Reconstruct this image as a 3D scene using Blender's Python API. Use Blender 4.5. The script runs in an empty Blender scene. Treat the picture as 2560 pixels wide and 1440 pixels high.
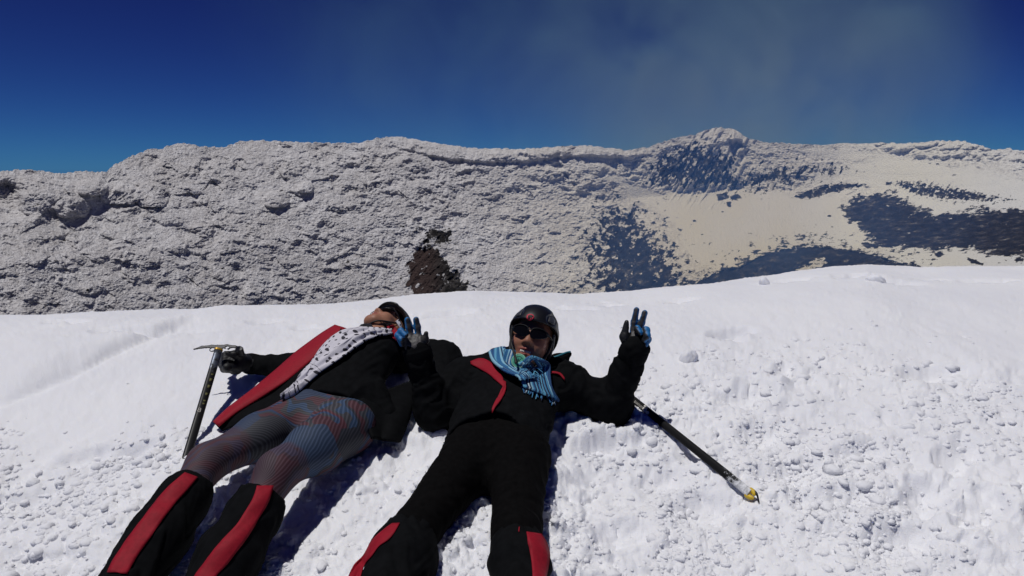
import bpy, math, os
import numpy as np
from mathutils import Vector, Matrix
import random
# ------------------------------------------------------------------ camera, sky, sun, exposure
scene = bpy.context.scene
F = 1750.0; TH = math.radians(9.7); CZ = 1.5          # focal length in photo pixels, pitch down, eye height
cam_data = bpy.data.cameras.new('camera'); cam = bpy.data.objects.new('camera', cam_data)
scene.collection.objects.link(cam); scene.camera = cam
cam_data.sensor_width = 36.0; cam_data.lens = 36.0 * F / 2560.0
cam_data.clip_start = 0.05; cam_data.clip_end = 5000.0
cam.location = (0, 0, CZ); cam.rotation_euler = (math.pi / 2 - TH, 0, 0)

SUN = Vector((-0.26, -0.08, 0.96)).normalized()
SUN_EL = math.asin(SUN.z); SUN_AZ = math.atan2(SUN.x, SUN.y)
world = bpy.data.worlds.new('World'); scene.world = world; world.use_nodes = True
wt = world.node_tree; bg = wt.nodes['Background']
sky = wt.nodes.new('ShaderNodeTexSky'); sky.sky_type = 'NISHITA'; sky.sun_disc = False
sky.sun_elevation = SUN_EL; sky.sun_rotation = SUN_AZ
sky.altitude = 2800; sky.air_density = 1.0; sky.dust_density = 0.0; sky.ozone_density = 4.0
# polarised high-altitude sky: one power and gain per channel, the same all round
sep = wt.nodes.new('ShaderNodeSeparateColor'); com = wt.nodes.new('ShaderNodeCombineColor')
wt.links.new(sky.outputs[0], sep.inputs[0])
mg = wt.nodes.new('ShaderNodeMath'); mg.operation = 'ADD'; hb = wt.nodes.new('ShaderNodeMath'); hb.operation = 'MULTIPLY'; hb.inputs[1].default_value = .5
wt.links.new(sep.outputs[1], mg.inputs[0]); wt.links.new(sep.outputs[2], mg.inputs[1]); wt.links.new(mg.outputs[0], hb.inputs[0])
SKYP = ((1.1, 0.093), (2.0, 0.051), (1.5, 0.3175))
for i, (pw, gn) in enumerate(SKYP):
    a = wt.nodes.new('ShaderNodeMath'); a.operation = 'POWER'; a.inputs[1].default_value = pw
    b = wt.nodes.new('ShaderNodeMath'); b.operation = 'MULTIPLY'; b.inputs[1].default_value = gn
    wt.links.new(hb.outputs[0] if i == 2 else sep.outputs[i], a.inputs[0]); wt.links.new(a.outputs[0], b.inputs[0]); wt.links.new(b.outputs[0], com.inputs[i])
wt.links.new(com.outputs[0], bg.inputs[0]); bg.inputs[1].default_value = 0.05
sl = bpy.data.lights.new('sun', 'SUN'); sl.energy = 2.72; sl.angle = math.radians(0.53); sl.color = (1.0, 0.975, 0.95)
so = bpy.data.objects.new('sun', sl); scene.collection.objects.link(so)
so.rotation_euler = SUN.to_track_quat('Z', 'Y').to_euler(); so.location = (-20, 8, 40)
vs = scene.view_settings; vs.view_transform = 'Standard'; vs.look = 'None'; vs.exposure = 0.0; vs.gamma = 1.0; vs.use_curve_mapping = False
# ------------------------------------------------------------------ helpers
COL = scene.collection
def link(name, me, mat=None, parent=None, base=None):
    o = bpy.data.objects.new(name, me); COL.objects.link(o)
    if mat is not None:
        for m in (mat if isinstance(mat, (list, tuple)) else [mat]): me.materials.append(m)
    if parent is not None: o.parent = parent
    return o
def tag(o, label=None, cat=None, group=None, kind=None):
    if label: o['label'] = label
    if cat: o['category'] = cat
    if group: o['group'] = group
    if kind: o['kind'] = kind
    return o
def make_mesh(name, V, Q, smooth=True, attrs=None, uv=None):
    """V Nx3, Q Mx4 quads (or Mx3) -> mesh, via foreach_set"""
    V = np.asarray(V, np.float32); Q = np.asarray(Q, np.int32); k = Q.shape[1]
    me = bpy.data.meshes.new(name)
    me.vertices.add(len(V)); me.vertices.foreach_set('co', V.ravel())
    me.loops.add(Q.size); me.loops.foreach_set('vertex_index', Q.ravel())
    me.polygons.add(len(Q)); me.polygons.foreach_set('loop_start', np.arange(len(Q), dtype=np.int32) * k)
    me.polygons.foreach_set('loop_total', np.full(len(Q), k, np.int32))
    me.polygons.foreach_set('use_smooth', np.full(len(Q), smooth))
    me.update(calc_edges=True)
    for n, a in (attrs or {}).items():
        a = np.asarray(a, np.float32)
        if a.ndim == 1:
            at = me.attributes.new(n, 'FLOAT', 'POINT'); at.data.foreach_set('value', a)
        else:
            at = me.attributes.new(n, 'FLOAT_VECTOR', 'POINT'); at.data.foreach_set('vector', a.ravel())
    me.validate()
    return me
def grid_quads(nr, nc):
    i = np.arange(nr * nc, dtype=np.int32).reshape(nr, nc)
    return np.stack([i[:-1, :-1].ravel(), i[:-1, 1:].ravel(), i[1:, 1:].ravel(), i[1:, :-1].ravel()], 1)
def hsh(ix, iy, s=0):
    h = (ix.astype(np.int64) * 374761393 + iy.astype(np.int64) * 668265263 + s * 974634777) & 0xFFFFFFFF
    h = ((h ^ (h >> 13)) * 1274126177) & 0xFFFFFFFF
    h = ((h ^ (h >> 16)) * 2246822519) & 0xFFFFFFFF
    return ((h ^ (h >> 15)) & 0xFFFFFF) / 16777216.0
def perlin(x, y, s=0):
    xi = np.floor(x); yi = np.floor(y); fx = x - xi; fy = y - yi
    u = fx * fx * fx * (fx * (fx * 6 - 15) + 10); v = fy * fy * fy * (fy * (fy * 6 - 15) + 10)
    def g(dx, dy):
        a = hsh(xi + dx, yi + dy, s) * 2 * math.pi
        return np.cos(a) * (fx - dx) + np.sin(a) * (fy - dy)
    return ((g(0, 0) * (1 - u) + g(1, 0) * u) * (1 - v) + (g(0, 1) * (1 - u) + g(1, 1) * u) * v) * 1.5
def fbm(x, y, o=4, s=0, gain=.5):
    a = 1.; t = 0.; n = 0.
    for k in range(o):
        t = t + a * perlin(x * 2**k, y * 2**k, s + k * 7); n += a; a *= gain
    return t / n
def worley(x, y, s=0, jit=.9):
    """F1, F2 and the hash of the nearest cell"""
    xi = np.floor(x); yi = np.floor(y)
    f1 = np.full(x.shape, 9.); f2 = f1.copy(); idh = np.zeros(x.shape)
    for dx in (-1, 0, 1):
        for dy in (-1, 0, 1):
            cx = xi + dx; cy = yi + dy
            px = cx + .5 + jit * (hsh(cx, cy, s) - .5); py = cy + .5 + jit * (hsh(cx, cy, s + 1) - .5)
            d = np.hypot(px - x, py - y); n = d < f1
            f2 = np.where(n, f1, np.minimum(f2, d)); idh = np.where(n, hsh(cx, cy, s + 2), idh); f1 = np.where(n, d, f1)
    return f1, f2, idh
def clods(x, y, s, rad=.62):
    f1, f2, h = worley(x, y, s)
    r = rad * (.55 + .45 * h)
    q = np.maximum(0, 1 - (f1 / r)**2); return (.35 + .65 * h) * q**.6
def sstep(a, b, x):
    t = np.clip((x - a) / (b - a), 0, 1); return t * t * (3 - 2 * t)
# ---- photo pixel -> ray; the ground the people lie on
CAMP = np.array([0, 0, CZ])
def ray(px, py):
    x = (np.asarray(px, float) - 1280) / F; u = (720 - np.asarray(py, float)) / F; x, u = np.broadcast_arrays(x, u)
    return np.stack([x, math.cos(TH) + math.sin(TH) * u, -math.sin(TH) + math.cos(TH) * u], -1)
def pix(p):
    d = np.asarray(p) - CAMP
    f = d[..., 1] * math.cos(TH) - d[..., 2] * math.sin(TH); u = d[..., 1] * math.sin(TH) + d[..., 2] * math.cos(TH)
    f = np.maximum(f, .02)
    return 1280 + F * d[..., 0] / f, 720 - F * u / f
CREST = np.array([(-400, 830, 5.6), (0, 799, 5.6), (300, 786, 5.4), (480, 782, 5.3), (560, 771, 5.2), (700, 762, 5.2), (850, 758, 5.1), (950, 752, 5.1), (1040, 741, 5.1), (1180, 728, 5.1), (1300, 730, 5.1), (1450, 735, 5.2),
    (1580, 728, 5.4), (1700, 716, 5.6), (1900, 692, 6.2), (2000, 676, 6.6), (2080, 666, 6.7), (2170, 661, 6.8), (2300, 671, 7.2), (2560, 669, 7.8), (2960, 662, 8)], float)
_d = ray(CREST[:, 0], CREST[:, 1]); C_PHI = np.arctan2(_d[:, 0], _d[:, 1]); C_E = _d[:, 2] / np.hypot(_d[:, 0], _d[:, 1]); C_R = CREST[:, 2]
def G0(x, y):
    r = np.hypot(x, y); phi = np.arctan2(x, y)
    rc = np.interp(phi, C_PHI, C_R); E = np.interp(phi, C_PHI, C_E); zc = CZ + rc * E
    m0 = .22 * np.cos(phi) + .05 * np.sin(phi); zp = m0 * r - .098
    r1 = 2.6; z1 = m0 * r1 - .098; t = np.clip((r - r1) / (rc - r1), 0, 1); D = rc - r1
    h = (2*t**3 - 3*t**2 + 1) * z1 + (t**3 - 2*t**2 + t) * D * m0 + (-2*t**3 + 3*t**2) * zc + (t**3 - t**2) * D * E
    q = np.maximum(r - rc, 0)
    far = zc + q * E - .12 * np.minimum(q, 4)**2 - .96 * np.maximum(q - 4, 0)
    return np.where(r < r1, zp, np.where(r < rc, h, far))
def P(px, py, h=0.):
    d = ray(px, py); t = np.linspace(.7, 9, 8000); p = CAMP + t[:, None] * d
    g = p[:, 2] - G0(p[:, 0], p[:, 1]) - h
    return p[np.argmax(g < 0)]
def J(px, py, prev, L, near=True):
    d = ray(px, py); d = d / np.linalg.norm(d); w = CAMP - prev; b = w @ d; c = w @ w - L * L; disc = b * b - c
    t = -b if disc < 0 else (-b - math.sqrt(disc) if near else -b + math.sqrt(disc))
    return CAMP + d * t
def unit(v): v = np.asarray(v, float); return v / np.linalg.norm(v)
# ---- materials
def node_mat(name):
    m = bpy.data.materials.new(name); m.use_nodes = True
    return m, m.node_tree, m.node_tree.nodes['Principled BSDF']
def N(nt, t, **kw):
    n = nt.nodes.new(t)
    for k, v in kw.items():
        if k.startswith('i_'):
            k = k[2:]; n.inputs[int(k) if k.isdigit() else k].default_value = v
        else: setattr(n, k, v)
    return n
def ramp(nt, fac, stops, interp='LINEAR'):
    r = N(nt, 'ShaderNodeValToRGB'); cr = r.color_ramp; cr.interpolation = interp
    while len(cr.elements) < len(stops): cr.elements.new(.5)
    for e, (p, c) in zip(cr.elements, stops): e.position = p; e.color = (*c, 1) if len(c) == 3 else c
    nt.links.new(fac, r.inputs[0]); return r.outputs[0]
def mix(nt, fac, a, b):
    m = N(nt, 'ShaderNodeMix', data_type='RGBA')
    for sck, v in ((m.inputs[0], fac), (m.inputs[6], a), (m.inputs[7], b)):
        if hasattr(v, 'is_linked') or hasattr(v, 'links'): nt.links.new(v, sck)
        else: sck.default_value = v if not isinstance(v, tuple) or len(v) == 4 else (*v, 1)
    return m.outputs[2]
def bump(nt, bsdf, h, dist, strength=1.):
    b = N(nt, 'ShaderNodeBump'); b.inputs['Strength'].default_value = strength; b.inputs['Distance'].default_value = dist
    nt.links.new(h, b.inputs['Height']); nt.links.new(b.outputs[0], bsdf.inputs['Normal']); return b
def plain(name, col, rough=.6, spec=.5, noise=.15, scale=60, metal=0., bumpd=0., sheen=0.):
    m, nt, b = node_mat(name); tc = N(nt, 'ShaderNodeTexCoord')
    nz = N(nt, 'ShaderNodeTexNoise', i_Scale=scale, i_Detail=4.); nt.links.new(tc.outputs['Object'], nz.inputs['Vector'])
    lo = tuple(c * (1 - noise) for c in col); hi = tuple(min(1, c * (1 + noise)) for c in col)
    nt.links.new(ramp(nt, nz.outputs['Fac'], [(.3, lo), (.7, hi)]), b.inputs['Base Color'])
    b.inputs['Roughness'].default_value = rough; b.inputs['Specular IOR Level'].default_value = spec; b.inputs['Metallic'].default_value = metal
    if sheen: b.inputs['Sheen Weight'].default_value = sheen; b.inputs['Sheen Roughness'].default_value = .5
    if bumpd: bump(nt, b, nz.outputs['Fac'], bumpd)
    return m
# ------------------------------------------------------------------ snow slope
m_snow, nt, bs = node_mat('spring_snow')
tc = N(nt, 'ShaderNodeTexCoord')
n1 = N(nt, 'ShaderNodeTexNoise', i_Scale=1.6, i_Detail=5.); nt.links.new(tc.outputs['Object'], n1.inputs['Vector'])
n2 = N(nt, 'ShaderNodeTexNoise', i_Scale=160., i_Detail=3., i_Roughness=.7); nt.links.new(tc.outputs['Object'], n2.inputs['Vector'])
nt.links.new(ramp(nt, n1.outputs['Fac'], [(.3, (.79, .80, .845)), (.7, (.85, .858, .89))]), bs.inputs['Base Color'])
bs.inputs['Roughness'].default_value = .55; bs.inputs['Specular IOR Level'].default_value = .25
bump(nt, bs, n2.outputs['Fac'], .004, .8)
bs.inputs['Subsurface Weight'].default_value = .3; bs.inputs['Subsurface Radius'].default_value = (.018, .020, .024); bs.inputs['Subsurface Scale'].default_value = 1.
# footprints and hollows seen in the photo: px, py, half width m, half length m, depth m, turn
HOLLOWS = [(1115, 785, .17, .07, .06, .1), (1060, 790, .10, .05, .04, 0), (1440, 772, .14, .06, .05, .2), (1400, 768, .08, .04, .04, 0), (1525, 760, .12, .05, .04, -.1),
    (1500, 752, .08, .05, .04, 0), (1700, 750, .12, .05, .05, .1), (2140, 690, .2, .08, .06, .1), (1975, 700, .22, .07, .06, .2), (2240, 705, .18, .07, .06, -.2),
    (2330, 696, .15, .06, .05, .1), (2480, 700, .25, .07, .05, 0), (660, 800, .14, .05, .04, .1), (330, 845, .22, .06, .05, .2), (160, 822, .16, .05, .04, -.1), (760, 815, .1, .04, .03, 0), (1840, 830, .14, .06, .05, .2), (1815, 845, .1, .05, .05, -.1), (1870, 990, .16, .09, .06, .6),
    (1960, 930, .12, .05, .04, 1.), (2330, 930, .22, .07, .05, .1), (1990, 1180, .18, .09, .06, .1), (2080, 1250, .20, .07, .05, .1), (2300, 1240, .16, .08, .06, .6), (2400, 1140, .14, .07, .06, .6), (2450, 1280, .14, .07, .05, .6),
    (1660, 1190, .14, .08, .05, .5), (1760, 1270, .13, .08, .05, .3), (2140, 1130, .12, .07, .06, .3), (210, 1140, .14, .06, .05, .2), (330, 1130, .10, .05, .05, .2), (1720, 1130, .10, .06, .04, .6),
    (1900, 1080, .12, .07, .05, .3), (2250, 1350, .18, .08, .05, .2), (1560, 1340, .12, .07, .04, .3), (1500, 1120, .10, .05, .04, .1), (60, 1240, .14, .07, .05, .3)]
HP = [(P(a, b), c, d, e * (1.7 if b < 860 else 1.), f) for a, b, c, d, e, f in HOLLOWS]
def snow_rel(x, y, mask_only=False):
    """height of the snow's relief over G0"""
    r = np.hypot(x, y); qx, qy = pix(np.stack([x, y, G0(x, y)], -1))
    # trodden, clodded snow near and on the right; smooth crust on the upper left
    wob = 60 * fbm(x * 1.3, y * 1.3, 3, 90)
    M = np.maximum(sstep(1010, 1160, qy + wob + np.clip(-(qx - 500) * .12, -70, 0)), sstep(1480, 1760, qx + wob) * sstep(800, 960, qy + wob * 1.2 - (qx - 1900) * .06))
    M = np.maximum(M, sstep(1380, 1500, qx + wob) * sstep(930, 1010, qy + wob))
    mid = sstep(735, 850, qy)
    wx = x + .03 * fbm(x * 7, y * 7, 2, 11); wy = y + .03 * fbm(x * 7 + 40, y * 7, 2, 12)
    if mask_only: return M
    z = .035 * fbm(x * .9, y * .9, 2, 1) + .022 * fbm(x * 2.6, y * 2.6, 3, 2) * (.35 + .65 * M)
    # fine wind crust everywhere
    z = z + .0075 * fbm(x * 14, y * 9, 3, 5) * (.5 + .5 * mid) + .0030 * (1 - np.abs(perlin(x * 40, y * 26, 8))) * (.6 + .4 * mid)
    z = z + .010 * np.maximum(0, clods(wx * 20, wy * 15, 31, .40) - .3) * (.3 + .7 * sstep(-.1, .4, fbm(x * 1.7, y * 1.7, 2, 44)))
    # clods
    amp = M * (.45 + .55 * sstep(-.35, .25, fbm(x * 3.1, y * 3.1, 3, 21)))
    A = .022 * clods(wx * 7, wy * 8, 51, .62) * sstep(-.15, .25, fbm(x * 2.2, y * 2.2, 2, 22)); B = .024 * clods(wx * 11.5, wy * 13.5, 61, .66); C = .021 * clods(wx * 19, wy * 23, 71, .68); D = .0135 * clods(wx * 34, wy * 40, 76, .68)
    k1 = np.maximum(np.maximum(A, B), np.maximum(C, D)) + .0035 * clods(wx * 36, wy * 44, 81) + .0025 * perlin(wx * 60, wy * 60, 82)
    lean = amp * k1
    z = z + lean + amp * .030 * fbm(x * 3.4, y * 4.2, 3, 23) - M * .012
    for (c, w, l, dep, a) in HP:
        dx = (x - c[0]) * math.cos(a) + (y - c[1]) * math.sin(a); dy = -(x - c[0]) * math.sin(a) + (y - c[1]) * math.cos(a)
        sel = (np.abs(dx) < 3 * w) & (np.abs(dy) < 3 * l + .05)
        if not sel.any(): continue
        q = np.hypot(dx[sel] / w, dy[sel] / l) + .35 * fbm(x[sel] * 9, y[sel] * 9, 3, 33)
        z[sel] += -.75 * dep * (1 - sstep(.25, 1.15, q)) + .011 * np.exp(-((q - 1.2) / .3)**2) * (.5 + fbm(x[sel] * 12, y[sel] * 16, 3, 37))
    return z, lean
GULLY = [P(0, 1000), P(200, 930), P(330, 870), P(430, 830)]
def snow_z(x, y, full=False):
    rel, lean = snow_rel(x, y); z = G0(x, y) + rel
    # the drift edge running up from the left border
    gx = np.array([g[0] for g in GULLY]); gy = np.array([g[1] for g in GULLY])
    ly = np.interp(x, gx, gy); on = sstep(gx[-1] + .5, gx[-1] - .2, x)
    z = z + on * .05 * (sstep(-.05, .35, y - ly) - .5 * sstep(.3, 1.2, y - ly)) - on * .02 * np.exp(-((y - ly) / .05)**2)
    return (z, lean) if full else z
def build_slope(carve=None):
    PHI = np.linspace(math.radians(-56), math.radians(56), 1250)
    nr = 620; r0 = .75
    rc = np.interp(PHI, C_PHI, C_R)
    t = np.linspace(0, 1, nr)
    # even steps in 1/r out to the crest, then down into the crater
    R = 1 / ((1 / r0) + (1 / (rc[None, :] * 1.02) - 1 / r0) * t[:, None])
    k = np.arange(1, 41)[:, None]; R = np.concatenate([R, rc[None, :] * 1.02 + .02 * k + .0035 * k**2.4 * .9], 0)
    x = R * np.sin(PHI)[None, :]; y = R * np.cos(PHI)[None, :]
    sh = x.shape; x = x.ravel(); y = y.ravel(); z, lean = snow_z(x, y, True)
    if carve is not None: z = carve(x, y, z)
    y = y - .7 * lean; x = x + .12 * lean                    # clods sag downhill and overlap
    return np.stack([x, y, z], 1), sh
# ------------------------------------------------------------------ crater wall
SKY = np.array([(-500, 440), (-200, 436), (0, 430), (60, 425), (110, 429), (160, 437), (200, 430), (265, 432), (285, 414), (330, 391), (375, 376), (410, 372), (440, 360), (470, 361), (500, 368), (560, 370), (600, 355), (640, 352), (700, 355), (760, 358), (850, 360), (900, 358), (940, 348), (985, 343), (1030, 348), (1100, 360), (1180, 372), (1230, 373), (1300, 374), (1370, 370), (1420, 366), (1470, 365), (1520, 372), (1570, 378), (1620, 370), (1660, 355), (1700, 342), (1740, 338), (1765, 326), (1800, 321), (1840, 325), (1862, 345), (1880, 350), (1920, 358), (1980, 360), (2060, 363), (2110, 358), (2150, 360), (2200, 358), (2260, 360), (2340, 355), (2400, 353), (2440, 362), (2480, 376), (2520, 374), (2560, 378), (2760, 384), (3060, 380)], float)
WR_FR = [0, .12, .3, .5, .75, 1]
WR = [(-500, [108, 103, 97, 91, 83, 77]), (60, [120, 114, 107, 97, 90, 83]), (260, [133, 126, 117, 106, 97, 90]), (600, [153, 144, 133, 122, 112, 103]), (1000, [168, 160, 151, 142, 132, 122]), (1500, [185, 181, 176, 165, 150, 138]),
      (1800, [205, 202, 196, 172, 148, 135]), (2100, [215, 211, 203, 180, 148, 132]), (2560, [210, 200, 185, 160, 130, 112]), (3060, [205, 190, 170, 148, 120, 105])]
def inside(X, Y, poly):
    """signed distance in photo pixels to a polygon, > 0 inside"""
    poly = np.array(poly, float); d = np.full(X.shape, 1e9); s = np.zeros(X.shape, bool)
    for (x0, y0), (x1, y1) in zip(poly, np.roll(poly, -1, 0)):
        ex, ey = x1 - x0, y1 - y0; t = np.clip(((X - x0) * ex + (Y - y0) * ey) / (ex * ex + ey * ey + 1e-9), 0, 1)
        d = np.minimum(d, np.hypot(X - x0 - t * ex, Y - y0 - t * ey))
        c = ((y0 > Y) != (y1 > Y)) & (X < (x1 - x0) * (Y - y0) / (y1 - y0 + 1e-12) + x0); s ^= c
    return np.where(s, d, -d)
def build_wall():
    X = np.concatenate([np.linspace(-1500, -160, 130), np.linspace(-158, 2712, 1420), np.linspace(2720, 4000, 120)]); nc, nr = len(X), 460
    sk = np.interp(X, SKY[:, 0], SKY[:, 1])
    base = np.interp(X, CREST[:, 0], CREST[:, 1]) + 75
    t = np.linspace(0, 1, nr)[:, None]
    Y = sk[None, :] + (base - sk)[None, :] * t; Xg = np.broadcast_to(X[None, :], Y.shape)
    k = np.array([np.interp(WR_FR, WR_FR, w[1]) for w in WR]); wx = [w[0] for w in WR]
    kn = np.stack([np.interp(X, wx, k[:, j]) for j in range(6)], 0)
    g_ = np.exp(-.5 * (np.arange(-130, 131) / 52.)**2); g_ /= g_.sum(); sks = np.convolve(np.pad(sk, 130, mode='edge'), g_, 'valid')
    R = np.zeros(Y.shape); tt = np.clip((Y - sks) / (base - sks), 0, 1)
    for j in range(5):
        u = np.clip((tt - WR_FR[j]) / (WR_FR[j + 1] - WR_FR[j]), 0, 1); a = (tt >= WR_FR[j])
        R = np.where(a, kn[j] * (1 - u) + kn[j + 1] * u, R)
    R = R + np.minimum((Y - sks) / (base - sks), 0) * -1. * (kn[0] - kn[1]) / .12 * 1.1
    for _ in range(30): R[1:-1] = (R[:-2] + R[1:-1] * 2 + R[2:]) / 4
    x, y = Xg.ravel(), Y.ravel(); R = R.ravel(); sky_d = (Y - sk[None, :]).ravel(); T = np.broadcast_to(t, Y.shape).ravel()
    s = R / F                                                    # metres per photo pixel at that distance
    # masks of the ground's kinds: rimed crags, plain snowfields, bare rock
    nz = fbm(x / 60, y / 60, 4, 3); nf = fbm(x / 17, y / 14, 3, 4)
    w = 26 * nz + 9 * nf
    field = np.maximum.reduce([inside(x, y, p) for p in (
        [(1505, 432), (1560, 447), (1640, 485), (1730, 492), (1800, 470), (1900, 478), (2010, 500), (2100, 480), (2112, 520), (2120, 560), (2190, 610), (2260, 650), (2560, 700), (3060, 720), (3060, 640), (2560, 660), (2440, 650), (2330, 640), (2200, 622), (2100, 620), (2010, 613), (1940, 628), (1890, 645), (1850, 662), (1800, 680), (1770, 670), (1735, 640), (1705, 600), (1690, 560), (1640, 520), (1580, 490), (1540, 455)],
        [(2150, 380), (2260, 390), (2420, 420), (2560, 448), (3060, 470), (3060, 520), (2560, 520), (2420, 520), (2330, 540), (2240, 480), (2130, 450), (2000, 468), (2050, 420), (2130, 410), (2160, 398)],
        [(1980, 372), (2200, 375), (2230, 392), (2160, 400), (2090, 396), (2000, 385)],
        [(2190, 610), (2400, 622), (2560, 640), (3060, 640), (3060, 740), (2300, 690)])])
    fld = sstep(-10, 10, field + w * .55)
    fine = fbm((x + .6 * y) / 8, y / 8, 3, 53, .6)
    def rk(poly, soft, bias, sx, sy, sd, tilt=.5):
        """bare rock showing through rime: polygon plus streaky noise"""
        d = inside(x, y, poly); xx = x + tilt * y
        n = fbm(xx / sx, y / sy, 4, sd, .6)
        return np.clip(d / soft, -1.7, 1.) + bias + 1.7 * n + .5 * fine
    # rock near left-centre, the pit, the dark belly on the right, the streaked crags, the black cliff
    brown = rk([(1012, 705), (1022, 640), (1050, 612), (1088, 618), (1110, 640), (1135, 665), (1165, 700), (1190, 738), (1150, 775), (1040, 775)], 14, -.3, 22, 26, 41)
    pit = rk([(1045, 572), (1100, 562), (1140, 575), (1135, 605), (1100, 622), (1060, 618)], 22, -.55, 20, 16, 42)  # dark hollow drawn in rock colour alone, no pit cut in the relief
    belly = rk([(1490, 590), (1500, 540), (1560, 520), (1620, 560), (1660, 600), (1690, 650), (1720, 690), (1770, 690), (1850, 664), (1895, 640), (1950, 622), (2020, 614), (2100, 620), (2200, 640), (2290, 664), (2310, 680), (2260, 760), (1480, 800)], 75, -.18, 22, 20, 43, .35)
    speck = rk([(1380, 690), (1420, 560), (1500, 480), (1560, 470), (1640, 510), (1690, 560), (1700, 640), (1560, 760), (1330, 800)], 80, -1.15, 14, 13, 49, .3)
    dark_bowl = rk([(1780, 690), (1850, 666), (1895, 642), (1950, 624), (2020, 616), (2100, 622), (2200, 642), (2300, 672), (2250, 720), (1700, 750)], 10, .55, 60, 18, 44, 2.)  # dark bowl under the lip, coloured as rock
    crag = rk([(1600, 470), (1620, 410), (1680, 370), (1740, 350), (1770, 370), (1830, 380), (1850, 430), (1920, 410), (2000, 405), (2110, 408), (2150, 425), (2060, 445), (1990, 460), (1940, 478), (1860, 482), (1740, 476), (1660, 474)], 34, -.55, 9, 26, 45, .55)
    strip = rk([(1975, 492), (2030, 468), (2110, 455), (2170, 462), (2120, 474), (2060, 490), (2000, 502)], 9, -.3, 14, 12, 46, 1.)
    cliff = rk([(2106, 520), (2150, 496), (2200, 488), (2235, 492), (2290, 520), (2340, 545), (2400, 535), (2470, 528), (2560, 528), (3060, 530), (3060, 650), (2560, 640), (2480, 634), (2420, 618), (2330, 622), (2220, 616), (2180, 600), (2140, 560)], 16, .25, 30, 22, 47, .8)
    band = rk([(2200, 452), (2300, 450), (2420, 470), (2520, 492), (2560, 500), (2480, 508), (2380, 508), (2290, 492)], 14, -.62, 8, 8, 48, .6)
    isl = np.maximum.reduce([inside(x, y, p) for p in ([(2155, 608), (2180, 610), (2200, 620), (2170, 618)], [(2336, 633), (2350, 630), (2362, 636), (2345, 642)], [(2420, 646), (2440, 652), (2455, 660), (2430, 656)],
        [(1795, 490), (1815, 480), (1822, 492), (1800, 500)], [(1825, 492), (1845, 486), (1850, 496), (1830, 502)], [(1812, 508), (1826, 505), (1824, 514)])]) / 4 + .5 + 1.3 * nf
    rock = np.maximum.reduce([brown, pit, belly, dark_bowl, crag, strip, cliff, band, isl, speck])
    drift = rk([(1990, 668), (2040, 645), (2065, 640), (2080, 665), (2000, 690)], 12, -.2, 26, 8, 52, 2.)     # snow streaks lying over the dark bowl
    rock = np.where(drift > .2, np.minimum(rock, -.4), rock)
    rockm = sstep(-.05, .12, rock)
    # relief: rime lumps, larger on the near left, none on the snowfields; hollows open down and right
    crag_a = (1 - fld) * (1 - .55 * rockm)
    near = sstep(1500, 150, x)
    big = .6 + .4 * sstep(1200, 200, x)
    qx = x + 16 * fbm(x / 70, y / 60, 3, 13) + .12 * y; qy = y + 12 * fbm(x / 60 + 9, y / 60, 3, 14) - .06 * x * near
    L = np.zeros(x.shape)
    rough = sstep(-.28, .22, fbm(x / 95, y / 70, 3, 31)); rough2 = sstep(-.2, .25, fbm(qx / 46, qy / 36, 3, 32))
    L += 9 * near * fbm(qx / 150, qy / 90, 3, 15) + 3 * fbm(qx / 80, qy / 60, 3, 12)
    ptch = np.maximum.reduce([inside(x, y, q_) for q_ in ([(730, 425), (780, 430), (890, 505), (860, 512), (790, 470)], [(605, 500), (640, 495), (668, 515), (640, 545), (608, 530)], [(20, 590), (60, 560), (150, 540), (250, 515), (330, 512), (420, 502), (465, 498), (430, 520), (300, 540), (150, 566), (40, 612)], [(1120, 440), (1200, 432), (1260, 442), (1250, 452), (1190, 446), (1130, 450)], [(180, 700), (260, 670), (330, 650), (310, 668), (240, 690)])])
    rough *= sstep(14, -10, ptch + 8 * nf); rough2 *= sstep(14, -10, ptch + 8 * nf)
    led = qy / 66 + .8 * fbm(qx / 210, qy / 150, 3, 16); fr = led - np.floor(led); arc = np.exp(-((fr - .75) / .14)**2) * sstep(-.2, .25, fbm(qx / 150, qy / 80, 2, 17))
    L += big * 8 * arc
    def sparse(sx_, sy_, sd, th, sh=.25):
        f1, f2, h = worley(qx / sx_ - sh * qy / sy_, qy / sy_, sd); r_ = .26 + .30 * h; k_ = np.maximum(0, 1 - (f1 / r_)**2)**.7
        return np.where(h > th, k_ * (.4 + .6 * h), 0)
    L += big * 11 * sparse(74, 46, 101, .6) + big * 7 * sparse(42, 28, 105, .5) * (.4 + .6 * rough) + 4.0 * sparse(23, 17, 111, .4) * (.3 + .7 * rough)
    dens_ = .35 + .65 * np.maximum(arc, rough * .8)
    L -= .9 * (big * 15 * sparse(58, 40, 106, .62) + 12 * sparse(33, 24, 107, .5) + 7 * sparse(18, 14, 108, .45)) * dens_
    L += 2.8 * clods(x / 12.5, y / 10, 121, .64) * (.3 + .7 * rough2) + 2.8 * clods(x / 6.6, y / 5.6, 131, .62) * (.4 + .6 * rough) + 2.2 * perlin(x / 5, y / 4.4, 133)
    fl = np.abs(fbm((x + .3 * y) / 9, y / 46, 3, 20))                # feathers hanging down the crags
    L += crag_a * 5 * (.5 - fl) * sstep(1350, 1650, x)
    L *= crag_a * (.55 + .45 * sstep(0, 26, sky_d)) * np.where(x > 1450, .8, .95)
    # cornice that runs under the skyline from the middle to the peak, with the shaded gap below it
    ed = np.interp(x, [900, 985, 1060, 1130, 1230, 1330, 1400, 1470, 1560, 1640], [352, 366, 386, 398, 406, 402, 392, 388, 396, 384]) + 4 * fbm(x / 30, x / 300, 2, 24)
    on = sstep(930, 1030, x) * sstep(1640, 1560, x)
    L += on * 13 * sstep(5, -3, y - ed) * sstep(-4, 14, sky_d)
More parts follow.
